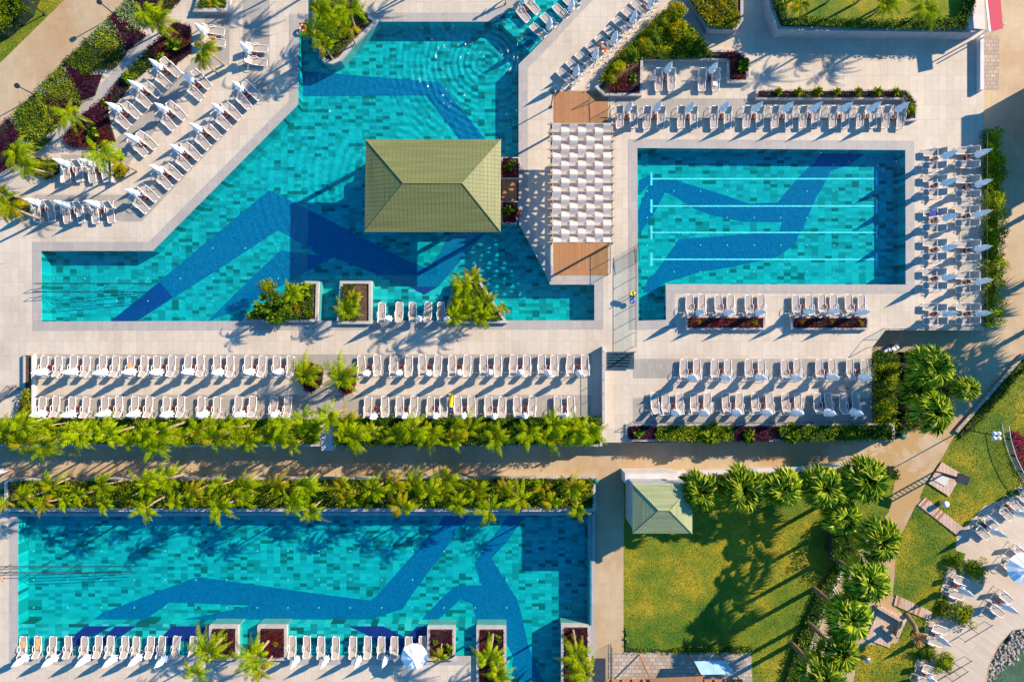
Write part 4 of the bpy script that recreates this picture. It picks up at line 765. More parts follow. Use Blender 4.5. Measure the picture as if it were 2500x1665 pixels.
for x, y, s in ((2680, 430, 1.2), (2740, 560, 1.3), (2700, 700, 1.2), (2640, 790, .9), (2600, 845, .8)):
    place(FAN[0], x, y, LOW, rp.uniform(0, 6.3), s, 'fan palm standing beyond the right edge of the view', 'palm tree', 'palms beyond the right edge')
for x, y, s in ((2080, -60, .9), (2170, -70, 1.0), (2010, -80, .9), (2240, -60, .9), (1930, -70, .9)): fpalm(x, y, 1.4, 'feather palm in the raised garden beyond the top edge of the view', 1, s, 'palms beyond the top edge')
# ================================================================ LOUNGERS, PARASOLS, TABLES
def make_lounger(flat=False):
    """foot at -Y, head at +Y"""
    r = empty('sun_lounger'); bz = .86 if not flat else .40; by = .84 if not flat else 1.05
    f = MB()
    for s in (-1, 1):
        x = s*.29
        f.tube([(x*.86, -.84, .30), (x, -.72, .33), (x*1.06, -.2, .33), (x, .36, .34)], .028, 'white_plastic', 6)
        f.tube([(x, .32, .33), (x*.98, .38, .36), (x*.98, by-.06, bz-.05), (x*.8, by, bz)], .028, 'white_plastic', 6)
        f.tube([(x*.9, -.66, .32), (x*1.0, -.72, 0)], .026, 'white_plastic', 5); f.tube([(x, .30, .33), (x*1.05, .48, 0)], .026, 'white_plastic', 5)
        f.tube([(x, .34, .33), (x, .86, .27), (x, 1.0, .05)], .022, 'white_plastic', 5)
    f.tube([(-.25, -.84, .30), (.25, -.84, .30)], .028, 'white_plastic', 6); f.tube([(-.235, by, bz), (.235, by, bz)], .028, 'white_plastic', 6); f.tube([(-.29, .98, .10), (.29, .98, .10)], .02, 'white_plastic', 5)
    f.build('frame', r, smooth=True)
    s = MB(); n = 8
    for i in range(n):
        y0 = -.82+1.16*i/n; y1 = -.82+1.16*(i+1)/n; w0 = .25 if i == 0 else .28; z0 = .325-.02*math.sin(PI*i/n); z1 = .325-.02*math.sin(PI*(i+1)/n)
        s.face([(-w0, y0, z0), (w0, y0, z0), (.28, y1, z1), (-.28, y1, z1)], 'sling')
    s.build('seat', r)
    s = MB()
    for i in range(6):
        t0, t1 = i/6, (i+1)/6; a = (.37+(by-.37)*t0, .355+(bz-.355)*t0-.03*math.sin(PI*t0)); c = (.37+(by-.37)*t1, .355+(bz-.355)*t1-.03*math.sin(PI*t1)); w1 = .27 if i < 5 else .23
        s.face([(-.27, a[0], a[1]), (.27, a[0], a[1]), (w1, c[0], c[1]), (-w1, c[0], c[1])], 'sling')
    s.build('backrest', r)
    if not flat:
        for sg in (-1, 1):
            a = MB(); x = sg*.33
            a.tube([(x*.92, -.08, .33), (x*1.04, -.02, .50), (x*1.08, .12, .545), (x*1.05, .34, .55), (x*.98, .50, .50), (x*.93, .52, .46)], .024, 'white_plastic', 6); a.build('armrest', r, smooth=True)
    return r
def make_parasol(fat=1.0, h=2.72):
    r = empty('folded_parasol')
    p = MB(); p.tube([(0, 0, .05), (0, 0, h-.1)], .024, 'white_plastic', 8); p.lathe([(h-.02, .03), (h+.04, .035), (h+.09, .01)], 'white_plastic', 8); p.build('pole', r, smooth=True)
    b_ = MB(); b_.lathe([(0.005, .26), (.05, .26), (.08, .22), (.09, .05), (.28, .04)], 'metal_grey', 16); b_.build('base', r)
    c = MB(); k = fat
    c.lathe([(1.00, .06*k), (.96, .20*k), (1.05, .25*k), (1.25, .21*k), (1.38, .13*k), (1.50, .17*k), (1.75, .185*k), (2.1, .14*k), (2.45, .075*k), (h-.05, .028), (h, .012)], 'canvas_white', 32, 8, .22); c.build('canopy', r, smooth=True)
    return r
def make_table():
    r = empty('side_table'); t = MB(); t.box(-.20, -.20, .36, .20, .20, .40, 'table_red'); t.lathe([(.401, .07), (.46, .07), (.46, .05), (.42, .045)], 'dark_pot', 10); t.build('tabletop', r)
    l = MB(); l.lathe([(0, .16), (.03, .16), (.05, .035), (.359, .035)], 'table_red', 10); l.build('leg', r); return r
LG, PA, PB, TB = make_lounger(), make_parasol(1.1), make_parasol(1.3, 2.65), make_table()
rl = random.Random(9)
def spot(proto, x, y, z, rz, label, cat, group, jit=.045):
    if proto.name in _used: o = copy_tree(proto)
    else: o = proto; _used.add(proto.name)
    o.location = (x+rl.uniform(-jit, jit), y+rl.uniform(-jit, jit), z); o.rotation_euler = (0, 0, rz+rl.uniform(-.055, .055)); return tag(o, label, cat, group)
NC = {}
def row(desc, side, d, mode, z, pairs, par=True, tab=True, pa_off=.52, tb_off=.14, fold=PA, adj='white framed beige'):
    """desc: where the row is; side: what its order is counted from; d: head direction in image coordinates"""
    dx, dy = d; L = math.hypot(dx, dy); dx /= L; dy /= L; rz = math.atan2(-dy, dx)-PI/2; n = 0; k = 0
    wx, wy = dx, -dy
    for pr in pairs:
        cs = []
        for (px, py) in pr:
            x, y = G(px, py, z+.33)
            if mode == 'foot': x += wx*.84; y += wy*.84
            cs.append((x, y)); NC[desc] = n+1
            if len(ORD) > n: spot(LG, x, y, z, rz, '%s lounger, %s from %s %s' % (adj, ORD[n], side, desc), 'sun lounger', 'sun loungers in rows')
            n += 1
        if len(cs) == 2:
            mx, my = (cs[0][0]+cs[1][0])/2, (cs[0][1]+cs[1][1])/2
            if par: spot(fold, mx+wx*pa_off, my+wy*pa_off, z, rl.uniform(0, 6), 'folded white parasol, %s from %s %s' % (ORD[k], side, desc), 'parasol', 'folded parasols between loungers')
            if tab: spot(TB, mx+wx*tb_off, my+wy*tb_off, z+.002, rz, 'small dark red table, %s from %s %s' % (ORD[k], side, desc), 'side table', 'small tables between loungers')
            k += 1
def P(y, *xs): return [[(x, y) for x in p] for p in xs]
row('in the long row below the left pool', 'left', (0, 1), 'foot', 0, P(868, (108, 142), (179.5, 212), (250.6, 283.6), (319.7, 351.5), (384.5, 418.4), (459, 490.6), (529.7, 563.7), (606, 640), (675, 710)), fold=PB)
row('in upper row right of two bush palms', 'left', (0, 1), 'foot', 0, P(867, (883, 922), (961, 999), (1032, 1068), (1105, 1140), (1180.5, 1214.5), (1253, 1286), (1322, 1354), (1392, 1427)), pa_off=.6)
row('in the long row beside the palm hedge', 'left', (0, 1), 'foot', 0, P(968, (104, 136), (176, 209), (257, 290), (329, 363), (407, 443), (491, 530), (582, 618), (667, 702)), fold=PB)
row('in second row right of two bush palms', 'left', (0, 1), 'foot', 0, P(968, (898, 939), (975, 1010), (1050, 1082), (1118, 1151), (1191, 1224), (1264, 1299), (1361, 1395)), pa_off=.7)
row('in upper row of lower right terrace', 'left', (0, 1), 'foot', 0, P(878, (1667, 1701), (1745, 1777), (1828, 1861), (1914, 1946), (2000, 2031), (2076, 2109)), fold=PB, pa_off=.6)
row('in lower row of lower right terrace', 'left', (0, 1), 'foot', 0, P(960, (1597,), (1625, 1660), (1694, 1726), (1771, 1804), (1844, 1878), (1918, 1948), (1995, 2022), (2057, 2090)), fold=PB, pa_off=.7)
row('in the short row under the lap pool', 'left', (0, 1), 'foot', 0, P(720, (1684, 1714), (1753, 1783), (1827, 1858), (1943, 1975), (2007, 2035), (2073, 2103)), pa_off=.62)
row('in long row above the lap pool', 'left', (0, -1), 'foot', 0, P(313, (1512, 1548), (1580, 1615), (1662, 1692), (1743, 1776), (1821, 1854), (1891, 1925), (1959, 1991), (2033, 2064), (2098, 2130), (2162, 2199)), adj='shaded grey')
row('in walled bay above the lap pool', 'left', (0, -1), 'foot', 0, P(221, (1608, 1639), (1714, 1747)), adj='shaded grey')
def V(x, *ys): return [[(x, y) for y in p] for p in ys]
row('in column right of the lap pool', 'top', (1, 0), 'foot', 0, V(2254, (373, 404), (436, 471), (520, 556), (594, 626), (664, 696), (751, 783)))
row('in column beside the tall right hedge', 'top', (1, 0), 'foot', 0, V(2334, (367, 401), (439, 473), (511, 545), (595, 628), (672, 705), (750, 782)))
dg = (-.70, -.715)
row('in uppermost diagonal row at upper left', 'top', dg, 'c', 0, [[(419, 167), (396, 194)], [(371, 218), (347, 242)], [(321, 270), (296, 295)]], pa_off=.35)
row('in middle diagonal row at upper left', 'top', dg, 'c', 0, [[(494, 197), (474, 226)], [(433, 272), (408, 297)], [(361, 346), (338, 362)]], pa_off=.35)
row('in diagonal row nearest the left pool', 'top', dg, 'c', 0, [[(618, 223), (591, 246)], [(567, 274), (542, 297)], [(518, 319), (492, 344)], [(469, 371), (445, 395)], [(422, 418), (398, 443)], [(366, 473), (342, 499)]], pa_off=.4)
row('in boxed row between two shrubs', 'left', (-.1, -1), 'foot', 0, [[(165, 446), (196, 444)], [(226, 446), (258, 444)]])
row('in upright row at the left edge', 'left', (-.08, -1), 'foot', 0, [[(92, 541), (126, 541)], [(164, 545), (199, 544)], [(235, 545), (271, 545)]])
row('in pair right of small top planter', 'top', (-1, -.1), 'foot', 0, [[(548, 78), (549, 107)]]); row('in pair on grey strip near top', 'top', (-1, -.1), 'foot', 0, [[(653, 120), (653, 153)]], adj='white framed grey')
zs1 = -.35
row('in shallow water, left side near top', 'bottom', (-.70, -.715), 'c', zs1, [[(1274, 34), (1299, 14)]]); row('in shallow water, right side near top', 'bottom', (.72, .70), 'c', zs1, [[(1316, 78), (1340, 55)], [(1370, 32), (1393, 10)]], tab=False)
row('in diagonal row along the hedge wall', 'bottom', (.72, .70), 'c', 0, [[(1382, 188), (1405, 168)], [(1428, 147), (1451, 127)], [(1474, 107), (1497, 86)], [(1519, 62), (1542, 40)], [(1562, 20), (1584, 0)]], adj='shaded grey')
row('on shallow pool ledge between planters', 'left', (0, 1), 'foot', -.30, P(738, (932, 975), (1008, 1044), (1078, 1110)), tab=False, pa_off=.6)
row('along the lowest pool at lower left', 'left', (0, 1), 'foot', LOW-.30, P(1553, (58, 93), (128, 167), (207, 241), (271, 306), (332, 367), (394, 431), (472,)), tab=False, fold=PB, pa_off=.7)
row('along the lowest pool, right group', 'left', (0, 1), 'foot', LOW-.30, P(1553, (715, 749), (784, 819), (863, 897), (930, 963), (997, 1032)), tab=False, pa_off=.75)
bd = (-.80, -.60)
row('on beach terrace, uppermost group', 'right', bd, 'c', LOW, [[(2476, 1233), (2452, 1252)], [(2416, 1274), (2394, 1299)]], pa_off=-.2); row('on beach terrace at the right edge', 'left', bd, 'c', LOW, [[(2499, 1216), (2520, 1200)]], tab=False); row('on beach terrace beside lawn corner', 'top', (-.95, -.35), 'c', LOW, [[(2342, 1416), (2331, 1449)]], pa_off=.1)
row('on beach terrace in parasol shade', 'top', bd, 'c', LOW, [[(2452, 1456), (2429, 1489)]], pa_off=.1, adj='shaded grey'); row('on beach terrace beside open parasol', 'top', bd, 'c', LOW, [[(2488, 1345)], [(2464, 1384)]])
row('on beach terrace, lower pair', 'top', (-.95, -.35), 'c', LOW, [[(2289, 1534), (2279, 1566)]], pa_off=.1); row('on beach terrace, bottom pair', 'top', (-.95, -.35), 'c', LOW, [[(2266, 1632), (2254, 1662)]], pa_off=.1)
def open_parasol(px, py, z, r, label):
    h = 2.4; fx, fy = foot(px, py, z, h); x, y = G(fx, fy, z); o = empty('open_parasol', (x, y, z), .2, label, 'parasol')
    c = MB(); n = 8
    for i in range(n):
        a, a2 = 2*PI*i/n, 2*PI*(i+1)/n
        def q(a_, rr, zz): return Vector((rr*math.cos(a_), rr*math.sin(a_), zz))
        am = (a+a2)/2
        for (r0, z0, r1, z1) in ((0, h+.15, r*.5, h-.08), (r*.5, h-.08, r, h-.42)):
            if r0 == 0: c.face([q(a, 0, z0), q(a, r1, z1), q(am, r1*.95, z1-.05)], 'canvas_white'); c.face([q(a, 0, z0), q(am, r1*.95, z1-.05), q(a2, r1, z1)], 'canvas_white')
            else: c.face([q(a, r0, z0), q(a, r1, z1), q(am, r1*.95, z1-.04), q(am, r0*.95, z0-.05)], 'canvas_white'); c.face([q(am, r0*.95, z0-.05), q(am, r1*.95, z1-.04), q(a2, r1, z1), q(a2, r0, z0)], 'canvas_white')
    c.build('canopy', o); p = MB(); p.tube([(0, 0, 0), (0, 0, h+.2)], .03, 'white_plastic', 8); p.build('pole', o)
    bb = MB(); bb.lathe([(.005, .3), (.06, .3), (.1, .05)], 'metal_grey', 14); bb.build('base', o)
    for i in range(n):
        rb = MB(); a = 2*PI*i/n; rb.tube([(0, 0, h+.11), (r*.98*math.cos(a), r*.98*math.sin(a), h-.45)], .012, 'white_plastic', 4); rb.build('rib', o)
open_parasol(1010, 1608, LOW, 1.14, 'big open white parasol at the end of the bottom lounger row'); open_parasol(2506, 1391, LOW, 1.35, 'big open white parasol on the beach terrace at the right edge')
# ---------------------------------------------------------------- hipped pavilion roofs
def hip_roof(root, c, ridge, z0, z1, matx, maty, trim):
    """c: four eave corners TL TR BR BL, ridge: two points, all in metres"""
    TL, TR, BR, BL = [Vector((x, y, z0)) for x, y in c]; a, e = [Vector((x, y, z1)) for x, y in ridge]
    b = MB(); b.face([TL, TR, e, a][::-1], maty); b.face([BR, BL, a, e][::-1], maty); b.face([TR, BR, e][::-1], matx); b.face([BL, TL, a][::-1], matx)
    lo = [q-Vector((0, 0, .16)) for q in (TL, TR, BR, BL)]; hi = [TL, TR, BR, BL]
    for i in range(4): b.face([lo[i], lo[(i+1) % 4], hi[(i+1) % 4], hi[i]], trim)
    b.face(lo, 'wall_grey')
    o = b.build('roof', root)
    h = MB()
    for p_, q_ in ((TL, a), (BL, a), (TR, e), (BR, e), (a, e)): h.tube([p_+Vector((0, 0, .012)), q_+Vector((0, 0, .012))], .045, maty, 5)
    h.build('ridge_cap', o)
    bt = MB()           # standing seams
    def seam(p_, q_): bt.tube([p_+Vector((0, 0, .01)), q_+Vector((0, 0, .01))], .006, maty, 4)
    for (p0, p1, r0, r1, n) in ((TL, TR, a, e, 34), (BL, BR, a, e, 34)):
        for i in range(1, n):
            t = i/n; q = p0.lerp(p1, t); fr = (r0.x-p0.x)/(p1.x-p0.x); fe = (r1.x-p0.x)/(p1.x-p0.x)
            if t < fr: d = t/fr
            elif t > fe: d = (1-t)/(1-fe)
            else: d = 1
            seam(q, Vector((q.x, q.y+(r0.y-p0.y)*d, z0+(z1-z0)*d)))
    for (p0, p1, r_) in ((TL, BL, a), (TR, BR, e)):
        n = 22
        for i in range(1, n):
            t = i/n; q = p0.lerp(p1, t); ft = (r_.y-p0.y)/(p1.y-p0.y); d = t/ft if t < ft else (1-t)/(1-ft); seam(q, Vector((q.x+(r_.x-q.x)*d, q.y, z0+(z1-z0)*d)))
    bt.build('seam', o, kind=None)
    return o
def merge_c(px, z): return [G(x, y, z) for x, y in px]
zr = 3.5
pav = empty('pool_bar', (0, 0, 0), 0, 'pool bar pavilion with a large olive green hipped metal roof standing in the left pool', 'pavilion')
hip_roof(pav, merge_c([(893, 341), (1223, 341), (1222, 566), (890, 566)], zr), merge_c([(985, 448), (1128, 448)], 4.6), zr, 4.6, 'roof_olive_x', 'roof_olive_y', 'wall_white')
fl_ = GP(rect(925, 372, 1222, 540)); b = MB(); b.prism(fl_[::-1] if area(fl_) < 0 else fl_, -1.2, .25, 'wall_grey'); b.build('floor', pav)
for x in (915, 1015, 1115, 1212):
    for y in (365, 548):
        gx, gy = G(x, y, 1.5); b = MB(); b.box(gx-.14, gy-.14, -1.2, gx+.14, gy+.14, zr-.16, 'wall_white'); b.build('post', pav)
b = MB(); x0, y0 = G(940, 525); x1, y1 = G(1200, 385); b.box(x0, y0, .25, x1, y1, 1.15, 'timber_deck'); b.build('counter', pav)
kz = 2.75
kio = empty('kiosk', (0, 0, 0), 0, 'small kiosk with a pale green hipped metal roof at the corner of the lawn', 'kiosk')
hip_roof(kio, merge_c([(1545, 1181), (1691, 1181), (1690, 1302), (1545, 1302)], kz), merge_c([(1609, 1246), (1635, 1246)], kz+.8), kz, kz+.8, 'roof_pale_x', 'roof_pale_y', 'wall_white')
a_ = G(1526, 1158, LOW); c_ = G(1648, 1262, LOW); b = MB(); b.box(a_[0], c_[1], LOW, c_[0], a_[1], kz-.2, 'wall_grey'); b.build('wall', kio)  # grey instead of white: the wall's shade is put into its colour
a_ = G(1526, 1155, .6); c_ = G(1655, 1180, .6); b = MB(); b.box(a_[0], c_[1], LOW, c_[0], a_[1], .6, 'wall_white'); b.box(a_[0]+.3, c_[1]+.3, .6, c_[0]-.9, c_[1]+.40, .85, 'wall_grey'); b.build('parapet', kio)
# ---------------------------------------------------------------- pergola with woven white canvas
pz = 3.35
pg = empty('pergola', (0, 0, 0), 0, 'timber pergola woven with white canvas strips between the two pools', 'pergola')
ys = [303+20.65*i for i in range(15)]
for i, y in enumerate(ys):
    xa, ya = G(1337, y, pz); xb, _ = G(1500, y, pz); b = MB(); b.box(xa, ya-.04, pz-.09, xb, ya+.04, pz+.09, 'timber_pale'); b.build('rafter', pg)
for x in (1346, 1494):
    xa, ya = G(x, 298, pz-.2); _, yb = G(x, 598, pz-.2); b = MB(); b.box(xa-.07, yb, pz-.33, xa+.07, ya, pz-.092, 'timber_pale'); b.build('beam', pg)
    for y in (306, 400, 495, 588):
        gx, gy = G(x, y, pz-.2); b = MB(); b.box(gx-.07, gy-.07, 0.02, gx+.07, gy+.07, pz-.33, 'timber_pale'); b.build('post', pg)
for j in range(7):
    x0 = 1349.5+20.4*j; b = MB(); N = 14*6
    pts = []
    for i in range(N+1):
        t = i/6; y = 303+20.65*t; ph = math.cos(PI*(t+j)); zz = pz+.13*ph-.05*abs(math.sin(PI*t))+.03*math.sin(1.7*t+2.3*j); pts.append((y, zz))
    for i in range(N):
        (ya, za), (yb, zb) = pts[i], pts[i+1]; A = G(x0+.4, ya, pz); B_ = G(x0+20, yb, pz); b.face([(A[0], A[1], za), (A[0], B_[1], zb), (B_[0], B_[1], zb), (B_[0], A[1], za)], 'pergola_canvas')
    b.build('canvas_strip', pg, smooth=True)
# ---------------------------------------------------------------- walls, glass screens and railings
def wall(px, w_, z0, z1, label, mat='wall_white', name='low_wall', cat='wall', lev=None):
    b = MB(); lev = z1 if lev is None else lev
    for i in range(len(px)-1):
        a = Vector(G(*px[i], lev)); c = Vector(G(*px[i+1], lev)); d = (c-a).normalized(); n = Vector((-d.y, d.x))*w_/2
        b.prism([tuple(a-n), tuple(c-n), tuple(c+n), tuple(a+n)], z0, z1+i*.003, mat)
    return b.build(name, label=label, cat=cat)
wall([(1473, 846), (1473, 1036)], .22, .002, .75, 'low white wall between the left sun terrace and the stepped walkway', lev=.4)
wall([(1525, 1158), (1690, 1156), (2000, 1144), (2060, 1140)], .42, LOW, LOW+.55, 'low white wall along the lower side of the promenade')
wall([(2057, 1391), (1999, 1523), (1942, 1690)], .28, LOW, LOW+.35, 'slanting low white wall beside the large lawn')
wall([(2398, 88), (2398, 220)], .30, .002, .5, 'short white wall at the right edge of the upper deck')
wall([(1443, 1232), (1443, 1526)], .14, LOW-.02, LOW+.40, 'slim dark teal wall along the right side of the lowest pool', 'teal_tile_wall')
wall([(1567, 8), (1500, 88), (1470, 118), (1395, 212)], .10, .002, .35, 'low grey kerb behind the diagonal lounger row', 'wall_grey')
wall([(2500, 866), (2384, 999), (2336, 1054)], .30, LOW, LOW+.25, 'rough stone edging of the right lawn', 'rubble_stone', 'stone_edging')
wall([(26, 1246), (1436, 1246)], .35, LOW-.04, LOW+.30, 'teal tiled ledge under the planter along the lowest pool', 'teal_tile_wall', 'tiled_ledge', 'ledge')
wall([(26, 1256), (1420, 1254)], .28, LOW-.1, LOW+.10, 'grey stone gutter along the upper edge of the lowest pool', 'wall_grey', 'stone_gutter', 'gutter')
wall([(78, 868), (78, 1018)], .12, .002, .5, 'narrow white wall at the left end of the long lounger rows')
wall([(148, 392), (148, 446)], .1, .002, .5, 'short white wall left of the four boxed loungers'); wall([(272, 392), (272, 446)], .1, .002, .5, 'short white wall right of the four boxed loungers')
def glass_rail(px, z, h, label, step=1.5):
    o = empty('glass_railing', (0, 0, 0), 0, label, 'railing'); hr = MB(); k = 0
    for i in range(len(px)-1):
        a = Vector(G(*px[i], z+h*.5)+(z,)); c = Vector(G(*px[i+1], z+h*.5)+(z,)); L = (c-a).length; n = max(1, round(L/step)); d = (c-a).normalized(); nn = Vector((-d.y, d.x, 0))*.008
        hr.tube([a+Vector((0, 0, h)), c+Vector((0, 0, h))], .022, 'metal_dark', 6)
        for j in range(n+1):
            p_ = a.lerp(c, j/n)
            if i and j == 0: continue
            pb = MB(); pb.box(p_.x-.02, p_.y-.02, z, p_.x+.02, p_.y+.02, z+h-.022, 'metal_dark'); pb.build('post', o)
            if j < n:
                s_ = a.lerp(c, (j+.05)/n); e_ = a.lerp(c, (j+.95)/n); g = MB()
                g.face([s_+Vector((0, 0, .08)), e_+Vector((0, 0, .08)), e_+Vector((0, 0, h-.08)), s_+Vector((0, 0, h-.08))], 'glass'); g.build('glass_panel', o)
    hr.build('handrail', o)
glass_rail([(1550, 610), (1550, 846)], 0, 1.1, 'glass railing along the left side of the lap pool leg', 1.15)
glass_rail([(1474, 858), (1474, 1032)], .75, .4, 'low glass railing on the wall left of the stepped walkway', 1.15)
glass_rail([(2400, 330), (2400, 803), (2163, 803), (2127, 848), (2127, 1030)], 0, 1.05, 'glass railing round the right edge of the sun deck', 1.6)
glass_rail([(1548, 1031), (2125, 1031)], 0, 1.0, 'glass railing along the front of the lower right terrace', 1.6)
glass_rail([(1440, 240), (1485, 225), (1489, 300)], 0, 1.0, 'wire railing at the corner of the timber deck', 1.2)
glass_rail([(1488, 600), (1488, 668)], 0, 1.0, 'wire railing below the pergola', 1.2)
def bar_rail(px, z, h, label, name='bar_railing', sp=.13, mat='metal_dark'):
    o = empty(name, (0, 0, 0), 0, label, 'railing'); hr = MB(); bs = MB()
    for i in range(len(px)-1):
        a = Vector(G(*px[i], z)+(z,)); c = Vector(G(*px[i+1], z)+(z,)); n = int((c-a).length/sp)
        hr.tube([a+Vector((0, 0, h)), c+Vector((0, 0, h))], .025, mat, 6); hr.tube([a+Vector((0, 0, .1)), c+Vector((0, 0, .1))], .015, mat, 5)
        for j in range(n+1):
            p_ = a.lerp(c, j/max(n, 1)); bs.box(p_.x-.011, p_.y-.011, z, p_.x+.011, p_.y+.011, z+h, mat)
    hr.build('handrail', o); q = bs.build('balusters', o)
bar_rail([(1552, 600), (1556, 640)], 0, 1.2, 'dark barred railing at the upper left of the lap pool'); bar_rail([(1484, 900), (1548, 858)], 0, .8, 'dark barred railing over the shaded walkway steps')
bar_rail([(-4, 990), (40, 940), (54, 952)], 0, 1.1, 'dark barred railing at the left picture edge beside the ramp')
bar_rail([(2445, 1036), (2450, 1070), (2462, 1110), (2480, 1148), (2506, 1186)], LOW, .9, 'curved white picket fence round the flower bed', 'picket_fence', .16, 'white_plastic')
bar_rail([(1490, 1570), (1490, 1660)], LOW, 1.0, 'dark barred gate right of the lowest pool')
# dark slats standing in for the shaded walkway steps, shade put into their colour
sg = empty('step_shade_slats', (0, 0, 0), 0, 'flat dark slats standing in for shaded steps between the two lower terraces', 'steps')
x0, y0 = G(1482, 859); x1, y1 = G(1548, 900); b = MB(); b.box(x0, y1, .02, x1, y0, .06, 'shade_slat'); b.build('shade_panel', sg)
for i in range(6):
    t = MB(); y = y0+(y1-y0)*(i+.5)/6; t.box(x0+.05, y-.07, .12+.02*i, x1-.05*(i+1), y+.03, .16+.02*i, 'shade_slat'); t.build('tread', sg)
st = empty('promenade_steps', (0, 0, 0), 0, 'narrow white steps down to the promenade between two palm planters', 'steps')
for i in range(8):
    a_, c_ = G(784, 1044+i*5.4, -.2*i), G(814, 1090, -.2*i-.2); b = MB(); b.box(a_[0], c_[1]-.3+.0*i, LOW+.002*i, c_[0], a_[1], -.2*i-.004, 'wall_white'); b.build('tread', st)
# handrail frames on the pool ramps
def ramp_rail(px0, px1, ya, yb, z, label):
    o = empty('ramp_handrail', (0, 0, 0), 0, label, 'handrail')
    for y in (ya, yb):
        b = MB(); A = Vector(G(px0, y, z+.9)+(z+.9,)); B_ = Vector(G(px0+(px1-px0)*.55, y, z+.4)+(z+.40,)); C_ = Vector(G(px1, y, z-.1)+(z-.10,))
        for dz in (0, -.35): b.tube([A+Vector((0, 0, dz)), B_+Vector((0, 0, dz)), C_+Vector((0, 0, dz))], .025, 'metal_dark', 6)
        b.tube([A, A+Vector((0, 0, -.35))], .025, 'metal_dark', 6); b.build('handrail', o)
        for t in (.06, .3, .55, .8):
            p_ = A.lerp(C_, t); q = MB(); q.tube([(p_.x, p_.y, z-1.2 if t > .15 else z), (p_.x, p_.y, p_.z-.05)], .02, 'metal_dark', 5); q.build('post', o)
ramp_rail(80, 372, 692, 712, 0, 'long dark steel handrails leading into the left pool'); ramp_rail(-10, 330, 1385, 1400, LOW, 'long dark steel handrails leading into the lowest pool')
# ---------------------------------------------------------------- lamp posts
def lamp(bx, by, z, h, label, mat='metal_dark', heads=1):
    x, y = G(bx, by, z); o = empty('lamp_post', (x, y, z), 0, label, 'lamp post')
    p_ = MB(); p_.tube([(0, 0, 0), (0, 0, h)], .055, 'metal_dark', 8, .04); p_.lathe([(0, .13), (.06, .13), (.12, .07)], 'metal_dark', 10); p_.build('pole', o)
    if heads == 1: q = MB(); q.lathe([(h-.05, .10), (h+.02, .20), (h+.16, .22), (h+.20, .12)], mat, 12); q.build('lamp_head', o)
    else:
        for i in range(4):
            a = PI/4+i*PI/2; q = MB(); q.tube([(0, 0, h-.1), (.22*math.cos(a), .22*math.sin(a), h)], .02, 'metal_dark', 5); q.lathe([(h-.08, .08), (h, .17), (h+.12, .15), (h+.2, .05)], 'white_plastic', 12, c=(.27*math.cos(a), .27*math.sin(a))); q.build('lamp_head', o)
lamp(283, 39, 0, 2.2, 'slim dark lamp post beside the sandy path near the top'); lamp(90, 235, 0, 2.2, 'slim dark lamp post beside the sandy path near the left edge')
lamp(110, 36, 0, 2.0, 'slim dark lamp post on the corner lawn across the path'); lamp(2352, 1048, LOW, 4.0, 'tall lamp post with four white heads on the right lawn', heads=4)
lamp(1345, 262, 0, 3.4, 'tall slim post beside the timber deck above the pergola')
# ---------------------------------------------------------------- lifebuoys, floats, bins, towels
def ring(cx, cy, z, R_, r_, mat, label, name='lifebuoy', tilt=0):
    b = MB(); n, m_ = 20, 8; k = b.slot(mat); kw = b.slot('white_plastic')
    for i in range(n):
        for j in range(m_):
            q = []
            for ii, jj in ((i, j), (i+1, j), (i+1, j+1), (i, j+1)):
                a, t = 2*PI*ii/n, 2*PI*jj/m_; q.append(((R_+r_*math.cos(t))*math.cos(a), (R_+r_*math.cos(t))*math.sin(a), r_*math.sin(t)))
            b.face(q, 'white_plastic' if (i % 5 == 0 and mat == 'orange_plastic') else mat)
    x, y = G(cx, cy, z); o = b.build(name, loc=(x, y, z), label=label, cat='lifebuoy' if name == 'lifebuoy' else 'swim ring'); o.rotation_euler = (tilt, tilt*.5, 0)
    return o
ring(739, 69, .35, .25, .09, 'orange_plastic', 'orange lifebuoy at the upper left corner of the left pool'); ring(1471, 116, .9, .32, .11, 'orange_plastic', 'orange lifebuoy leaning on the diagonal lounger row', tilt=.4)
for i, (y, mt, lb, z) in enumerate(((716, 'yellow_plastic', 'yellow swim ring, top one of the stack on the walkway railing', .9), (724, 'blue_plastic', 'upper blue swim ring hanging below the yellow one', .7), (735, 'blue_plastic', 'lower blue swim ring hanging on the walkway railing', .45))): ring(1544, y, z, .16, .08, mt, lb, 'swim_ring')
ft = empty('ring_stand', G(1545, 722)+(0,), 0, 'slim post carrying the stacked swim rings', 'stand'); b = MB(); b.tube([(0.02, 0, 0), (0.02, 0, 1.3)], .03, 'metal_dark', 6); b.build('pole', ft); b = MB(); b.lathe([(0.002, .2), (.05, .18), (.07, .05)], 'metal_dark', 12); b.build('base', ft)
x, y = G(1101, 980, .6); b = MB(); b.tube([(0, .62, .75), (0, .1, .62), (-.02, -.45, .5)], .19, 'yellow_plastic', 12, .15); o = b.build('pool_float', loc=(x, y, 0), smooth=True, label='yellow rolled float standing between loungers in the second row', cat='float')
b = MB(); b.tube([(-.02, -.46, .5), (-.02, -.80, .42)], .15, 'blue_cloth', 12, .12); b.build('end_cap', o, smooth=True)
def towel(px, py, z, w_, l_, mat, label, rz=0, name='towel', tilt=0.0):
    rg = random.Random(int(px)); n, k = 6, 9; b = MB(); v = [[Vector((-w_/2+w_*i/n+rg.uniform(-.015, .015), -l_/2+l_*j/k, .02+rg.uniform(0, .03))) for j in range(k+1)] for i in range(n+1)]
    for i in range(n):
        for j in range(k): b.face([v[i][j], v[i+1][j], v[i+1][j+1], v[i][j+1]], mat)
    x, y = G(px, py, z); o = b.build(name, loc=(x, y, z), smooth=True, label=label, cat='towel'); o.rotation_euler = (tilt, 0, rz); return o
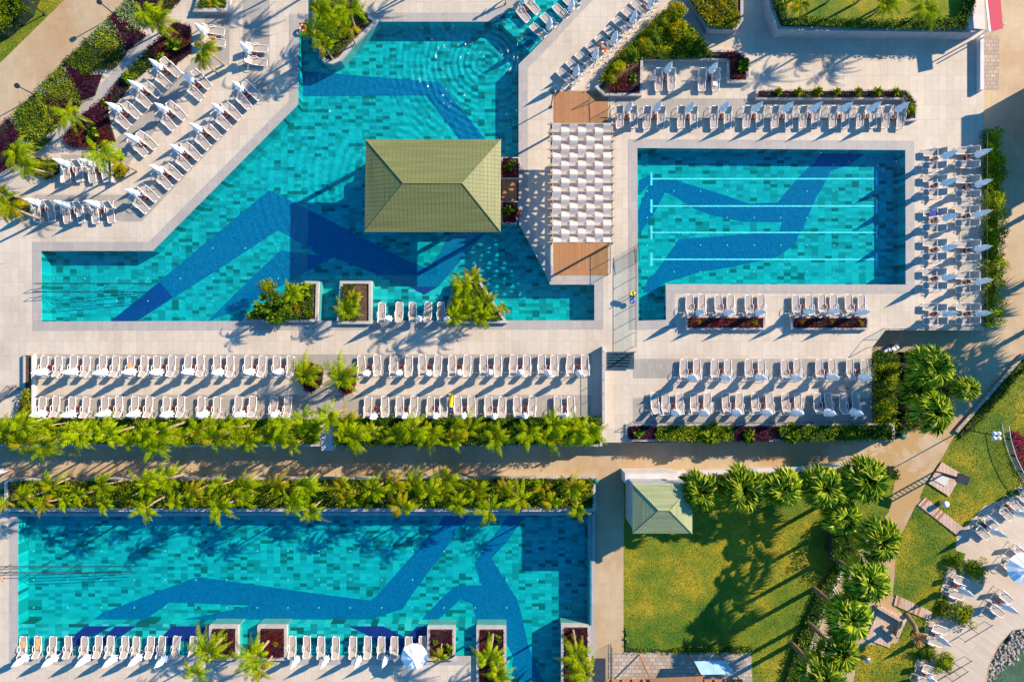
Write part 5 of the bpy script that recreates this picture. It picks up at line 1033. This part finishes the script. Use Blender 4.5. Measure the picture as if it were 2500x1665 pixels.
towel(317, 893, .36, .42, .5, 'tan_towel', 'tan towel on the seventh lounger of the long row below the left pool')
towel(93, 1571, LOW+.06, .44, 1.0, 'tan_towel', 'tan towel on the second lounger by the lowest pool'); towel(57, 1573, LOW+.06, .38, .6, 'tan_towel', 'small tan towel on the leftmost lounger by the lowest pool')
towel(2278, 521, .42, .7, .45, 'blue_cloth', 'crumpled blue towel on a lounger right of the lap pool', .3); towel(1746, 205, .36, .4, .4, 'white_cloth', 'white towel on the rightmost lounger of the walled bay')
towel(2186, 895, .36, .4, .7, 'white_cloth', 'white towel beside the last lounger of the upper right terrace row') if False else None
def bin_(px, py, z, mat, label):
    x, y = G(px, py, z); b = MB(); b.lathe([(0, .2), (.7, .24), (.72, .27), (.78, .25), (.84, .1)], mat, 14); b.build('litter_bin', loc=(x, y, z), smooth=True, label=label, cat='bin')
bin_(1452, 1170, LOW, 'green_bin', 'round green bin at the right end of the promenade planter'); bin_(2193, 1063, LOW, 'green_bin', 'round green bin at the corner of the lower right hedge'); bin_(10, 1198, LOW, 'green_bin', 'green bin at the left end of the promenade planter'); bin_(2297, 1226, LOW, 'white_plastic', 'small white round bin on the right lawn beside the planks'); bin_(2108, 1602, LOW, 'metal_grey', 'grey round bin on the lawn near the bottom palms')
# service trolleys
for i, (x_, y_, lb) in enumerate(((2165, 857, 'blue and white laundry trolley at the corner of the hedge'), (2184, 850, 'white laundry trolley with a raised handle at the hedge corner'))):
    x, y = G(x_, y_, LOW+.8); o = empty('laundry_trolley', (x, y, LOW), .6, lb, 'trolley')
    b = MB(); b.box(-.32, -.22, .25, .32, .22, .85, 'blue_plastic' if i == 0 else 'metal_grey'); b.build('body', o); b = MB(); b.box(-.27, -.18, .86, .05, .18, .98, 'white_cloth'); b.box(.09, -.15, .86, .27, .14, 1.03, 'white_cloth'); b.build('linen', o)
    b = MB(); b.tube([(-.32, -.2, .8), (-.45, -.2, 1.0), (-.45, .2, 1.0), (-.32, .2, .8)], .02, 'metal_grey', 6); b.build('handle', o)
    for sx in (-.25, .25):
        for sy in (-.17, .17): q = MB(); q.tube([(sx, sy-.02, .08), (sx, sy+.02, .08)], .08, 'dark_pot', 10); q.build('wheel', o)
# red canopy at the top right corner
o = empty('canopy', (0, 0, 0), 0, 'bright magenta fabric awning at the top right corner', 'awning')
b = MB(); q = [G(x, y, 2.6) for x, y in ((2403, -60), (2438, -60), (2449, 70), (2419, 77))]; b.prism(q[::-1], 2.55, 2.60, 'magenta_cloth'); b.build('fabric', o)
b = MB(); q = [G(x, y, 2.6) for x, y in ((2399, -60), (2403, -60), (2419, 77), (2414, 78))]; b.prism(q[::-1], 2.52, 2.62, 'white_plastic'); b.build('edge_beam', o)
for x_, y_ in ((2416, 72), (2444, 66)):
    gx, gy = G(x_, y_, 2); b = MB(); b.tube([(gx, gy, LOW), (gx, gy, 2.52)], .05, 'white_plastic', 8); b.build('post', o)
b = MB(); q = GP([(2330, 66), (2372, 20), (2398, -40), (2404, 74)], 1.5); b.prism(q if area(q) > 0 else q[::-1], 1.46, 1.58, 'wall_white'); b.build('concrete_slab', label='pale concrete corner slab left of the magenta awning', cat='slab')
# off-frame building whose shadow falls on the upper right deck
bl = empty('beach_house', (0, 0, 0), 0, 'white flat roofed beach house beyond the right edge of the view', 'building'); q = GP([(2560, 185), (2760, 160), (2760, 360), (2560, 352)], 0)[::-1]; b = MB(); b.prism(q if area(q) > 0 else q[::-1], LOW, 4.2, 'wall_white'); b.build('wall', bl)
b = MB(); q2 = offset(q, .35); b.prism(q2, 4.2, 4.45, 'wall_grey'); b.build('roof', bl)
# ---------------------------------------------------------------- lower right corner: showers, planks, rails
sh = empty('outdoor_shower', (0, 0, 0), 0, 'outdoor shower with black louvred panel on a square timber platform', 'shower')
q = GP([(2297, 1127), (2345, 1156), (2315, 1211), (2264, 1178)], LOW); b = MB(); b.prism(q if area(q) > 0 else q[::-1], LOW+.02, LOW+.14, 'planks'); b.build('platform', sh)
q = GP([(2303, 1155), (2320, 1162), (2308, 1187), (2280, 1172)], LOW+.2); b = MB(); b.prism(q if area(q) > 0 else q[::-1], LOW+.141, LOW+.19, 'wall_white'); b.build('basin', sh)
ca = Vector(G(2283, 1150, LOW)+(LOW,)); cb = Vector(G(2297, 1158, LOW)+(LOW,)); d = (cb-ca)
for i in range(2):
    b = MB(); p_ = ca+d*i; b.box(p_.x-.05, p_.y-.05, LOW+.14, p_.x+.05, p_.y+.05, LOW+3.0, 'metal_dark'); b.build('post', sh)
b = MB(); pn = Vector((-d.y, d.x, 0)).normalized()*.5
for i in range(12): z_ = LOW+.5+i*.21; b.face([ca-pn*.0+Vector((0, 0, .5+i*.21)), cb+Vector((0, 0, .5+i*.21)), cb+pn*.2+Vector((0, 0, .62+i*.21)), ca+pn*.2+Vector((0, 0, .62+i*.21))], 'metal_dark')
q = [tuple((ca+Vector(v_))[:2]) for v_ in ((-.2, -.3, 0), (.75, -.62, 0), (1.0, .1, 0), (.05, .45, 0))]; b.prism(q, LOW+2.95, LOW+3.05, 'metal_dark'); b.build('louvre_panel', sh)
for k, (poly, lb) in enumerate((([(2257, 1213), (2354, 1290), (2338, 1308), (2240, 1232)], 'diagonal plank walk between the path and the beach terrace'), ([(2187, 1451), (2275, 1493), (2269, 1514), (2181, 1476)], 'lower plank walk crossing the lawn to the beach terrace'))):
    o = empty('plank_walk', (0, 0, 0), 0, lb, 'boardwalk'); A, B_, C_, D_ = [Vector(G(x, y, LOW)) for x, y in poly]; n = 22 - 6*k
    for i in range(n):
        t0, t1 = i/n, (i+.93)/n; b = MB(); q = [tuple(A.lerp(B_, t0)), tuple(A.lerp(B_, t1)), tuple(D_.lerp(C_, t1)), tuple(D_.lerp(C_, t0))]; b.prism(q if area(q) > 0 else q[::-1], LOW+.02, LOW+.10+.002*(i % 3), 'timber_deck' if i in (1, 8, 10) else 'planks'); b.build('plank', o)
sq = empty('stone_shower', (0, 0, 0), 0, 'square stone foot shower with low walls beside the lower palms', 'shower')
for poly, z1 in (([(2112, 1558), (2150, 1477), (2196, 1500), (2170, 1580)], .10),): q = GP(poly, LOW); b = MB(); b.prism(q if area(q) > 0 else q[::-1], LOW+.02, LOW+z1, 'planks'); b.build('platform', sq)
for a_, c_ in (((2135, 1476), (2193, 1510)), ((2193, 1510), (2182, 1552)), ((2150, 1526), (2184, 1556))):
    A = Vector(G(*a_, LOW)); B_ = Vector(G(*c_, LOW)); d = (B_-A).normalized(); n_ = Vector((-d.y, d.x))*.12; b = MB(); b.prism([tuple(A-n_), tuple(B_-n_), tuple(B_+n_), tuple(A+n_)], LOW+.10, LOW+.5, 'timber_pale'); b.build('side_wall', sq)
b = MB(); x, y = G(2213, 1500, LOW); b.tube([(0, 0, 0), (-.1, -.4, 1.4), (-.5, -1.0, 2.6)], .24, 'trunk_bark', 10, .17); o = b.build('dead_palm', loc=(x, y, LOW), label='leaning bare palm trunk with a dry brown crown by the stone shower', cat='palm tree')
b = MB(); rg = random.Random(3)
for i in range(260):
    v_ = rndn(rg, -.2); b.face([Vector((-.5, -1.0, 2.6)), Vector((-.5, -1.0, 2.6))+v_*.62+Vector((.03, 0, 0)), Vector((-.5, -1.0, 2.6))+v_*.55+Vector((-.03, .03, 0))], 'dry_thatch')
b.build('crown', o)
# stone bay with timber frame at the bottom edge
strip([(1484, 1592), (1835, 1592), (1838, 1720), (1484, 1720)], 'rubble_stone', .006, 'stone_path', LOW)
pf = empty('timber_frame', (0, 0, 0), 0, 'orange timber pergola frame cut by the bottom edge', 'pergola'); pz2 = LOW+2.4
for xa, xb in ((1567, 1590), (1688, 1716), (1765, 1808)):
    A = G(xa, 1612, pz2-1.2); B_ = G(xb, 1662, pz2); b = MB(); b.tube([(A[0], A[1], LOW), (B_[0], B_[1], pz2)], .06, 'timber_orange', 6); b.build('post', pf)
A, B_ = G(1480, 1660, pz2), G(1812, 1652, pz2); b = MB(); b.box(A[0], A[1]-.1, pz2, B_[0], A[1]+.1, pz2+.14, 'timber_orange'); b.build('beam', pf)
for i in range(13):
    x, y = G(1494+i*25, 1668, pz2); b = MB(); b.box(x-.05, y-1.6, pz2+.15, x+.05, y+.45, pz2+.27, 'timber_orange'); b.build('rafter', pf)
b = MB(); q = GP([(1586, 1655), (1715, 1650), (1718, 1700), (1588, 1700)], pz2+.3); b.prism(q if area(q) > 0 else q[::-1], pz2+.28, pz2+.32, 'timber_deck'); b.build('roof_boards', pf)
b = MB(); q = [G(x, y, z_)+(z_,) for x, y, z_ in ((1695, 1614, LOW+1.6), (1770, 1612, LOW+1.6), (1794, 1645, LOW+2.3), (1712, 1646, LOW+2.3))]; b.face(q[::-1], 'shade_glass'); b.face([(x, y, z_-.03) for x, y, z_ in q], 'shade_glass'); b.build('shade_sail', label='pale blue shade sail in the orange timber frame', cat='shade sail')
for k, (pts, lb) in enumerate((([(2354, 1568), (2425, 1525)], 'upper dark handrail of the ramp down to the sea'), ([(2316, 1647), (2374, 1612)], 'middle dark handrail of the ramp down to the sea'), ([(2324, 1664), (2365, 1638)], 'lowest dark handrail of the ramp down to the sea'))):
    o = empty('sea_handrail', (0, 0, 0), 0, lb, 'handrail'); A, B_ = [Vector(G(*p_, LOW+.9)+(LOW+.9,)) for p_ in pts]; b = MB(); b.tube([A, B_], .03, 'metal_dark', 6); b.build('handrail', o)
    for t in (0.05, .5, .95): p_ = A.lerp(B_, t); b = MB(); b.tube([(p_.x, p_.y, LOW), (p_.x, p_.y, LOW+.88)], .022, 'metal_dark', 5); b.build('post', o)
gt = empty('metal_grating', (0, 0, 0), 0, 'dark metal grating beside the steps right of the lowest pool', 'grating'); x0, y0 = G(1447, 1606, LOW); x1, y1 = G(1478, 1668, LOW); b = MB(); b.box(x0, y1, LOW+.02, x1, y0, LOW+.03, 'metal_dark')
for i in range(14): xx = x0+(x1-x0)*i/13; b.box(xx-.012, y1, LOW+.031, xx+.012, y0, LOW+.06, 'metal_grey')
b.build('grate', gt)
# stone ramp slab at the right of the upper deck
strip([(2402, 88), (2440, 88), (2438, 220), (2402, 220)], 'rubble_stone', .010, 'stone_slab', LOW)
# ---------------------------------------------------------------- people
def person(px, py, z, rz, label, shirt, pants, pose='stand', hair='hair_dark', lean=0.0):
    """one skinned body; clothes and hair as its children"""
    x, y = G(px, py, z)
    st = .22 if pose == 'walk' else .03
    J = [('pel', (0, 0, .95), .125), ('bel', (0, .01, 1.10), .12), ('che', (0, .0, 1.30), .145), ('nk', (0, 0, 1.48), .055), ('hd', (0, .02, 1.60), .088), ('ht', (0, .0, 1.70), .085)]
    E = [(0, 1), (1, 2), (2, 3), (3, 4), (4, 5)]
    def add(n, p_, r_, par): J.append((n, p_, r_)); E.append((par, len(J)-1)); return len(J)-1
    add('nose', (0, .115, 1.60), .018, 4)
    for s in (-1, 1):
        h = add('hip', (s*.10, 0, .88), .095, 0); k = add('kn', (s*.11, s*st*.6+.03, .50), .062, h); a = add('an', (s*.11, s*st-.02, .09), .042, k); add('toe', (s*.12, s*st+.17, .035), .035, a)
        sh_ = add('sh', (s*.18, 0, 1.40), .06, 2); e = add('el', (s*.25, -s*st*.5-.02, 1.13), .042, sh_); w_ = add('wr', (s*.27, -s*st*.7+.10, .90), .029, e); pm = add('palm', (s*.272, -s*st*.7+.13, .83), .03, w_)
        for q, (dx, dy, L) in enumerate(((-.03, .02, .07), (-.012, .005, .085), (.008, 0, .09), (.026, 0, .08), (0, .05, .055))): f1 = add('f', (s*.272+dx, -s*st*.7+.13+dy, .83-L*.6), .009, pm); add('f2', (s*.272+dx, -s*st*.7+.15+dy, .83-L), .008, f1)
    def skin(name, sel, mat, grow, parent=None):
        idx = [i for i in range(len(J)) if sel(J[i][0], i)]; mp = {i: k for k, i in enumerate(idx)}
        me = bpy.data.meshes.new(name); me.from_pydata([J[i][1] for i in idx], [(mp[a], mp[b_]) for a, b_ in E if a in mp and b_ in mp], []); me.materials.append(MATS[mat])
        o = bpy.data.objects.new(name, me); COL.objects.link(o); o.modifiers.new('skin', 'SKIN'); o.modifiers.new('sub', 'SUBSURF').render_levels = 1; o.modifiers['sub'].levels = 1
        if not me.skin_vertices: pass
        for k, i in enumerate(idx): r_ = J[i][2]+grow; me.skin_vertices[0].data[k].radius = (r_, r_)
        me.skin_vertices[0].data[0].use_root = True
        if parent: o.parent = parent
        return o
    body = skin('person', lambda n, i: True, 'skin', 0); body.location = (x, y, z); body.rotation_euler = (lean, 0, rz); tag(body, label, 'person')
    skin('shirt', lambda n, i: n in ('bel', 'che', 'sh', 'pel'), shirt, .022, body); skin('shorts', lambda n, i: n in ('pel', 'hip') or (n == 'kn'), pants, .018, body)
    b = MB(); b.lathe([(1.58, .098), (1.66, .108), (1.73, .095), (1.78, .05), (1.795, .01)], hair, 14, c=(0, -.02)); b.build('hair', body, smooth=True)
    for s in (-1, 1): b = MB(); b.lathe([(1.615, .004), (1.622, .012), (1.630, .004)], 'dark_pot', 8, c=(s*.035, .10)); b.build('eye', body)
    return body
person(24, 1145, LOW, 1.9, 'person in white walking on the shaded promenade at the left edge', 'white_cloth', 'white_cloth', 'walk'); person(9, 1412, LOW, 4.0, 'dark haired person in a pale top at the left edge of the lowest pool', 'white_cloth', 'dark_pot')
person(2046, 945, 0, 2.6, 'person in a cream outfit standing among the lower right terrace loungers', 'tan_towel', 'white_cloth', 'walk'); person(1462, 1063, 0, -1.2, 'person in a red top at the corner above the promenade', 'red_cloth', 'white_cloth', 'stand'); person(1235, 5, 0, .6, 'person in a pink top walking at the top edge above the pool', 'magenta_cloth', 'yellow_plastic', 'walk')
